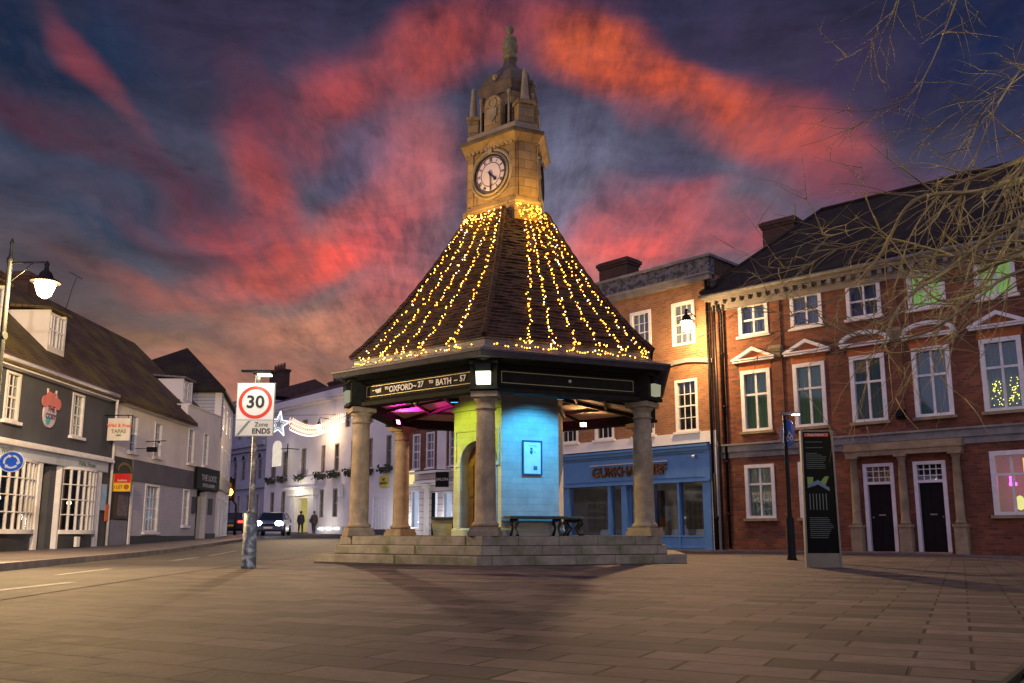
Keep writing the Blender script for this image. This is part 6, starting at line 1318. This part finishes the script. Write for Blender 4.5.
# ================================================================= CARS
def car(name, loc, rz, paint, label, lit_head, lit_tail, scale=1.0):
    t = thing(name, loc, rz, label, 'car')     # local: front towards -y
    prof = [(-2.05, .35), (-2.12, .55), (-2.05, .78), (-1.7, .90), (-1.1, .98), (-.45, 1.38), (.1, 1.46), (1.1, 1.44), (1.65, 1.2), (2.0, 1.0), (2.08, .75), (2.05, .4), (1.8, .28), (-1.8, .25)]
    def wid(z): return .86 if z < 1.0 else .86 - (z - 1.0) * .42
    b = MB(); b.loft([[(s_ * wid(z) if False else (wid(z) * fx), y_, z) for y_, z in prof] for fx in (-1, -.9, .9, 1)]) if False else None
    b = MB(); rings = []
    for fx, sh in ((-1, .93), (-.94, .99), (.94, .99), (1, .93)): rings.append([(wid(z) * fx, y_ * sh, .25 + (z - .25) * (1 if abs(fx) < 1 else .985)) for y_, z in prof])
    b.loft(rings); body = b.build('body', paint, t)
    g_ = MB()
    g_.add([(-.72, -1.12, 1.0), (.72, -1.12, 1.0), (.62, -.52, 1.36), (-.62, -.52, 1.36)], [(0, 1, 2, 3)]); g_.add([(-.66, 1.985 * .93, 1.03), (.66, 1.985 * .93, 1.03), (.6, 1.62, 1.24), (-.6, 1.62, 1.24)], [(3, 2, 1, 0)])
    for s_ in (-1, 1): g_.add([(s_ * .865, -.95, 1.0), (s_ * .865, 1.5, 1.02), (s_ * .715, 1.2, 1.36), (s_ * .715, -.38, 1.36)], [(0, 1, 2, 3)])
    g_ = MB()
    g_.loft([[(-.70, -1.16, 1.0), (.70, -1.16, 1.0), (.60, -.5, 1.40), (-.60, -.5, 1.40)], [(-.70, -1.10, .98), (.70, -1.10, .98), (.60, -.44, 1.36), (-.60, -.44, 1.36)]]); g_.build('windscreen', mat('car_glass', (.01, .012, .015), .08), t)
    g_ = MB(); g_.loft([[(-.64, 1.99, 1.03), (.64, 1.99, 1.03), (.58, 1.55, 1.36), (-.58, 1.55, 1.36)], [(-.64, 1.93, 1.0), (.64, 1.93, 1.0), (.58, 1.49, 1.33), (-.58, 1.49, 1.33)]]); g_.build('rear_window', MC['car_glass'], t)
    for s_ in (-1, 1):
        g_ = MB(); g_.loft([[(s_ * .872, -.9, 1.0), (s_ * .872, 1.5, 1.02), (s_ * .73, 1.2, 1.36), (s_ * .73, -.4, 1.36)], [(s_ * .84, -.9, 1.0), (s_ * .84, 1.5, 1.02), (s_ * .70, 1.2, 1.36), (s_ * .70, -.4, 1.36)]]); g_.build('side_window', MC['car_glass'], t)
        for y_ in (-1.3, 1.3):
            w_ = MB(); w_.lathe([(.2, -.1), (.31, -.1), (.33, -.06), (.33, .06), (.31, .1), (.2, .1)], (0, 0, 0), 18); o = w_.build('wheel', mat('tyre', (.015, .015, .015), .8), t); o.rotation_euler = (0, R(90), 0); o.location = (s_ * .80, y_, .33)
            w_ = MB(); w_.lathe([(.2, -.08), (.2, .08), (.06, .10)], (0, 0, 0), 12); w_.build('rim', steel, o)
        h_ = MB(); h_.ball((s_ * .62, -1.99, .72), .19, 10, 6, (1.35, .75, .85)); h_.build('headlight', emit('headlamp', (.80, .92, 1), 60) if lit_head else mat('lamp_glass', (.4, .4, .42), .1), t)
        h_ = MB(); h_.box(s_ * .68 - .15, s_ * .68 + .15, 1.93, 2.07, .78, .92); h_.build('taillight', emit('tail_red', (1, .03, .02), 7) if lit_tail else mat('tail_dark', (.2, .01, .01), .2), t)
        m2 = MB(); m2.box(s_ * .98 - .07, s_ * .98 + .07, -.95, -.85, .96, 1.08); m2.build('wing_mirror', paint, t)
    n_ = MB(); n_.box(-.26, .26, 2.0, 2.09, .55, .67); n_.build('number_plate', mat('rear_plate', (.70, .42, .04), .5), t)
    n_ = MB(); n_.box(-.26, .26, -2.13, -2.05, .42, .53); n_.build('number_plate', sgw, t)
    n_ = MB(); n_.box(-.45, .45, -2.115, -2.05, .58, .7); n_.build('grille', black, t)
    return t
def onroad(x, y): return (x, y, gz(x, y) + .006)
car('parked_car', onroad(-18.4, 58.5), R(180 + 172), mat('dark_car_paint', (.015, .018, .03), .25, coat=.6), 'dark hatchback seen from behind with red tail lights on', False, True)
car('oncoming_car', onroad(-14.9, 55), R(7), mat('blue_car_paint', (.10, .14, .22), .25, coat=.6), 'blue grey car with dazzling headlights coming out of the street', True, False)
P1 = Vector((-14.9, 55, .5))
for s_ in (-.62, .62):
    p = P1 + Vector((s_ - .1, -2.2, .72)); light('SPOT', 'headlight_beam', p, 70, (.82, .93, 1), .1, target=(p.x + 1.5, 20, -.8), cone=50, blend=.8)
bpy.data.objects['parked_car'].rotation_euler = (0, 0, R(188))

# ================================================================= PEOPLE
def person(loc, rz, label, coat_c, trouser_c, hair_c, step, lean=0, bag=False):
    def skin(name, verts, edges, rad, m, parent=None, root=0):
        me = bpy.data.meshes.new(name); me.from_pydata(verts, edges, []); me.update(); o = bpy.data.objects.new(name, me); C.objects.link(o)
        o.modifiers.new('s', 'SKIN'); 
        sv = me.skin_vertices[0].data if me.skin_vertices else None
        if sv is None: return o
        for i, r_ in enumerate(rad): sv[i].radius = (r_, r_); sv[i].use_root = (i == root)
        su = o.modifiers.new('u', 'SUBSURF'); su.levels = 1; su.render_levels = 1
        dg = bpy.context.evaluated_depsgraph_get(); m2 = bpy.data.meshes.new_from_object(o.evaluated_get(dg)); bpy.data.objects.remove(o)
        m2.materials.clear(); m2.materials.append(m); m2.polygons.foreach_set('use_smooth', [True] * len(m2.polygons)); o = bpy.data.objects.new(name, m2); C.objects.link(o)
        if parent: o.parent = parent
        return o
    s_ = step
    V = [(0, 0, .92), (0, .0, 1.12), (0, .01, 1.36), (0, 0, 1.47), (0, -.01, 1.56), (0, -.01, 1.66),
         (-.10, 0, .88), (-.11, -s_ * .45, .48), (-.11, -s_ * .7 + .02, .09), (-.11, -s_ * .7 - .13, .04),
         (.10, 0, .88), (.11, s_ * .3, .48), (.11, s_ * .9, .12), (.11, s_ * .85 - .10, .05),
         (-.18, 0, 1.40), (-.24, .05, 1.13), (-.25, -.04, .90), (-.25, -.07, .82),
         (.18, 0, 1.40), (.24, -.04, 1.13), (.25, .03, .90), (.25, .02, .82)]
    E_ = [(0, 1), (1, 2), (2, 3), (3, 4), (4, 5), (0, 6), (6, 7), (7, 8), (8, 9), (0, 10), (10, 11), (11, 12), (12, 13), (2, 14), (14, 15), (15, 16), (16, 17), (2, 18), (18, 19), (19, 20), (20, 21)]
    rad = [.13, .13, .15, .06, .085, .075, .09, .065, .045, .04, .09, .065, .045, .04, .06, .045, .035, .035, .06, .045, .035, .035]
    body = skin('person', V, E_, rad, mat('skin_tone', (.40, .24, .17), .6)); body.location = loc; body.rotation_euler = (lean, 0, rz); tag(body, label, 'person', None)
    def cl(name, idx, grow, m):
        mp = {v_: i for i, v_ in enumerate(idx)}; return skin(name, [V[i] for i in idx], [(mp[a], mp[b]) for a, b in E_ if a in mp and b in mp], [rad[i] + grow for i in idx], m, body)
    cl('trousers', [0, 6, 7, 8, 10, 11, 12], .018, mat(trouser_c[0], trouser_c[1], .8))
    cl('coat', [1, 2, 0, 14, 15, 16, 18, 19, 20], .03, mat(coat_c[0], coat_c[1], .8))
    q = MB(); q.lathe([(.20, .72), (.195, .9), (.17, 1.1), (.19, 1.3), (.16, 1.42), (.07, 1.5)], (0, 0, 0), 14); o = q.build('coat_skirt', MC[coat_c[0]], body); o.scale = (1.15, .85, 1)
    q = MB(); q.ball((0, .012, 1.66), .108, 12, 8, (1, 1.05, 1.05)); q.build('hair', mat(hair_c[0], hair_c[1], .8), body)
    q = MB()
    for sx, yy, zz in ((-.11, -s_ * .7 - .05, .05), (.11, s_ * .88 - .02, .06)): q.ball((sx, yy, zz), .055, 10, 6, (1, 2.2, .9))
    q.build('shoes', black, body)
    if bag: q = MB(); q.box(.27, .35, -.14, .16, .85, 1.12); q.tube([(.31, -.1, 1.12), (.2, 0, 1.42), (.31, .12, 1.12)], .012, 5); q.build('shoulder_bag', mat('bag_brown', (.05, .025, .018), .6), body)
    return body
g1 = (-16.55, 69.0); g2 = (-15.55, 69.2)
person((*g1, gz(*g1)), R(183), 'person in a long dark coat walking on the left of the pair by the hotel', ('dark_coat', (.02, .022, .028)), ('black_trousers', (.015, .015, .02)), ('dark_hair', (.02, .013, .01)), .22)
person((*g2, gz(*g2)), R(176), 'person in a brown jacket with shoulder bag, right of the pair by the hotel', ('brown_jacket', (.05, .03, .028)), ('blue_jeans', (.02, .025, .04)), ('grey_hair', (.10, .08, .07)), -.22, bag=True)

# ================================================================= BARE TREE over the square
def unp(px, py, d):      # picture measurement at a chosen distance, turned into metres
    P_ = math.atan(150 / 870); u = (px - 512) / 870; v_ = (385 - py) / 870
    y = math.cos(P_) - v_ * math.sin(P_); z = math.sin(P_) + v_ * math.cos(P_); return Vector((u * d / y, d, .55 + z * d / y))
BT = thing('bare_tree', (9.2, 8.6, gz(9.2, 8.6)), 0, 'leafless tree whose long drooping twigs hang in from the right', 'tree')
bark = mat('pale_bark', (.30, .24, .105), .8, var=.3, vscale=6, bump=.3)
tr_o = Vector((9.2, 8.6, 0))
q = MB(); q.tube([Vector((0, 0, -.2)), Vector((.02, .03, .6)), Vector((-.05, .1, 1.6)), Vector((-.1, .0, 2.8)), Vector((-.25, -.1, 4.2)), Vector((-.5, 0, 5.6)), Vector((-.6, .2, 7.0))], [.36, .27, .24, .22, .18, .13, .07], 12); trunk = q.build('trunk', bark, BT)
br = random.Random(21); tw = MB(); limbs = MB()
def curve_pts(ctrl, n):
    out = []; m_ = len(ctrl) - 1
    for i in range(n + 1):
        t = i / n * m_; k = min(m_ - 1, int(t)); f = t - k; p0 = ctrl[max(0, k - 1)]; p1 = ctrl[k]; p2 = ctrl[k + 1]; p3 = ctrl[min(m_, k + 2)]
        out.append(.5 * ((2 * p1) + (p2 - p0) * f + (2 * p0 - 5 * p1 + 4 * p2 - p3) * f * f + (3 * p1 - p0 - 3 * p2 + p3) * f ** 3))
    return out
def grow(p, d, length, r0, depth, droop):
    n = max(4, int(length / .09)); pts = [p.copy()]; dd = d.normalized(); rr_ = [r0]
    side = Vector((br.gauss(0, 1), br.gauss(0, 1), br.gauss(0, .6))) * .05
    for i in range(n):
        dd = (dd + side + Vector((br.gauss(0, .09), br.gauss(0, .09), br.gauss(0, .09) - droop))).normalized(); pts.append(pts[-1] + dd * length / n); rr_.append(r0 * (1 - .75 * (i + 1) / n))
        if br.random() < .12: side = Vector((br.gauss(0, 1), br.gauss(0, 1), br.gauss(0, .6))) * .06
    tw.tube(pts, rr_, 4 if r0 < .007 else 5)
    if depth > 0:
        k = max(1, int(length * br.uniform(2.0, 3.6)))
        for _ in range(k):
            i = br.randrange(1, n); ax = Vector((br.gauss(0, 1), br.gauss(0, 1), br.gauss(0, .8))).normalized(); nd_ = (pts[i + 1] - pts[i]).normalized() * .75 + ax * .62
            grow(pts[i], nd_, length * br.uniform(.3, .62), max(.0030, rr_[i] * .7), depth - 1, droop * .6)
guides = [  # (px, py) runs measured on the photo, distance, thickness
    ([(1120, 60), (1040, 165), (985, 190), (915, 200), (880, 255), (840, 300), (842, 312)], 6.2, .02),
    ([(1120, 90), (1060, 140), (1000, 168), (955, 185), (925, 212), (905, 250), (890, 310)], 6.6, .018),
    ([(1130, 230), (1060, 245), (1000, 262), (960, 280), (935, 275), (905, 300), (872, 335), (800, 318), (768, 310)], 6.0, .016),
    ([(1120, 160), (1050, 200), (990, 238), (950, 268), (905, 300), (885, 345), (905, 352), (955, 335)], 5.6, .016),
    ([(1120, 190), (1055, 232), (985, 262), (935, 250), (880, 238), (835, 250), (800, 268), (760, 266)], 6.8, .014),
    ([(1130, -30), (1060, 20), (1020, 70), (995, 110), (975, 160), (960, 205), (955, 260)], 7.0, .016),
    ([(1000, -60), (965, -20), (945, 30), (922, 80), (890, 112), (850, 125)], 6.4, .011),
    ([(1130, 10), (1060, 50), (1010, 85), (985, 110), (965, 140), (930, 190)], 7.4, .012),
    ([(1130, 80), (1080, 120), (1035, 150), (990, 215), (960, 300), (950, 345)], 5.4, .014),
    ([(920, -70), (905, -25), (890, 20), (870, 45), (830, 60)], 6.2, .008),
    ([(1130, 130), (1060, 190), (1010, 240), (985, 285), (950, 300), (925, 290), (880, 230), (830, 235), (820, 225)], 6.4, .014),
    ([(1140, 270), (1070, 262), (1010, 275), (975, 300), (930, 330), (890, 340), (840, 335)], 5.2, .012),
    ([(1130, 50), (1080, 60), (1035, 62), (1000, 88), (945, 118), (880, 135)], 7.8, .009),
    ([(1120, 20), (1070, 90), (1030, 155), (1005, 200), (985, 262), (975, 330)], 6.0, .012),
]
hub = [Vector((-.6, .2, 6.6)), Vector((-.5, 0, 5.4)), Vector((-.25, -.1, 4.2))]
for gi, (pl, dist, th) in enumerate(guides):
    upper = gi in (5, 6, 7, 9, 12); th *= .5 if upper else .9
    ctrl = [unp(x, y, dist + .12 * math.sin(i * 1.7 + gi)) - tr_o for i, (x, y) in enumerate(pl)]
    h_ = hub[gi % 3]; first = ctrl[0]; ctrl = [h_, h_.lerp(first, .5) + Vector((0, 0, .35))] + ctrl
    pts = curve_pts(ctrl, 70); N_ = len(pts); rad_ = []
    for i in range(N_):
        s_ = i / (N_ - 1); rad_.append(.85 * th * (2.6 * (1 - s_) ** 1.6 + .55 * (1 - s_) + .12))
    limbs.tube(pts, rad_, 7)
    for i in range(18, N_ - 3):
        if br.random() < (.28 if upper else .5):
            dr_ = (pts[i + 1] - pts[i]).normalized(); ax = Vector((br.gauss(-.15, 1), br.gauss(0, 1), br.gauss(-.1, .9))).normalized()
            grow(pts[i], dr_ * .8 + ax * .6, br.uniform(.25, .95), max(.0042, rad_[i] * .5), 2 if br.random() < .35 else 1, .03)
limbs.build('limbs', bark, BT); tw.build('twigs', bark, BT)
# lamp beyond the right edge that lights the twigs and the forecourt
SL = thing('street_lamp', (9.6, 5.0, 0), R(180), 'black street lamp standing right of the view under the bare tree', 'street lamp')
q = MB(); q.lathe([(.15, 0), (.15, .1), (.11, .2), (.10, 1.1), (.07, 1.2), (.055, 3), (.045, 4.6), (.02, 4.9)], (0, 0, 0), 12); q.build('pole', iron, SL); q = MB(); q.tube([(0, 0, 4.6), (1.0, 0, 4.65)], .022, 8); q.build('arm', iron, SL); lantern_mesh(SL, 1.0, 0, 3.85, glow=14)
light('POINT', 'street_lamp_light', (8.6, 5.0, 3.8), 800, (.95, .85, .42), .15)
# television aerial
AE = thing('tv_aerial', (-17.5, 33.6, 9.9), R(20), 'thin tilted television aerial on the ridge behind the lantern', 'aerial')
q = MB(); q.tube([(-.4, 0, -1.0), (-.1, 0, .6), (.1, 0, 1.3)], .022, 5); q.tube([(-.3, 0, 1.62), (.42, 0, 1.25)], .018, 5)
for i in range(6): c = Vector((-.3, 0, 1.62)).lerp(Vector((.42, 0, 1.25)), i / 5); q.tube([c + Vector((0, -.3, 0)), c + Vector((0, .3, 0))], .01, 4)
q.build('mast', iron, AE); AE.scale = (.62, .62, .62)
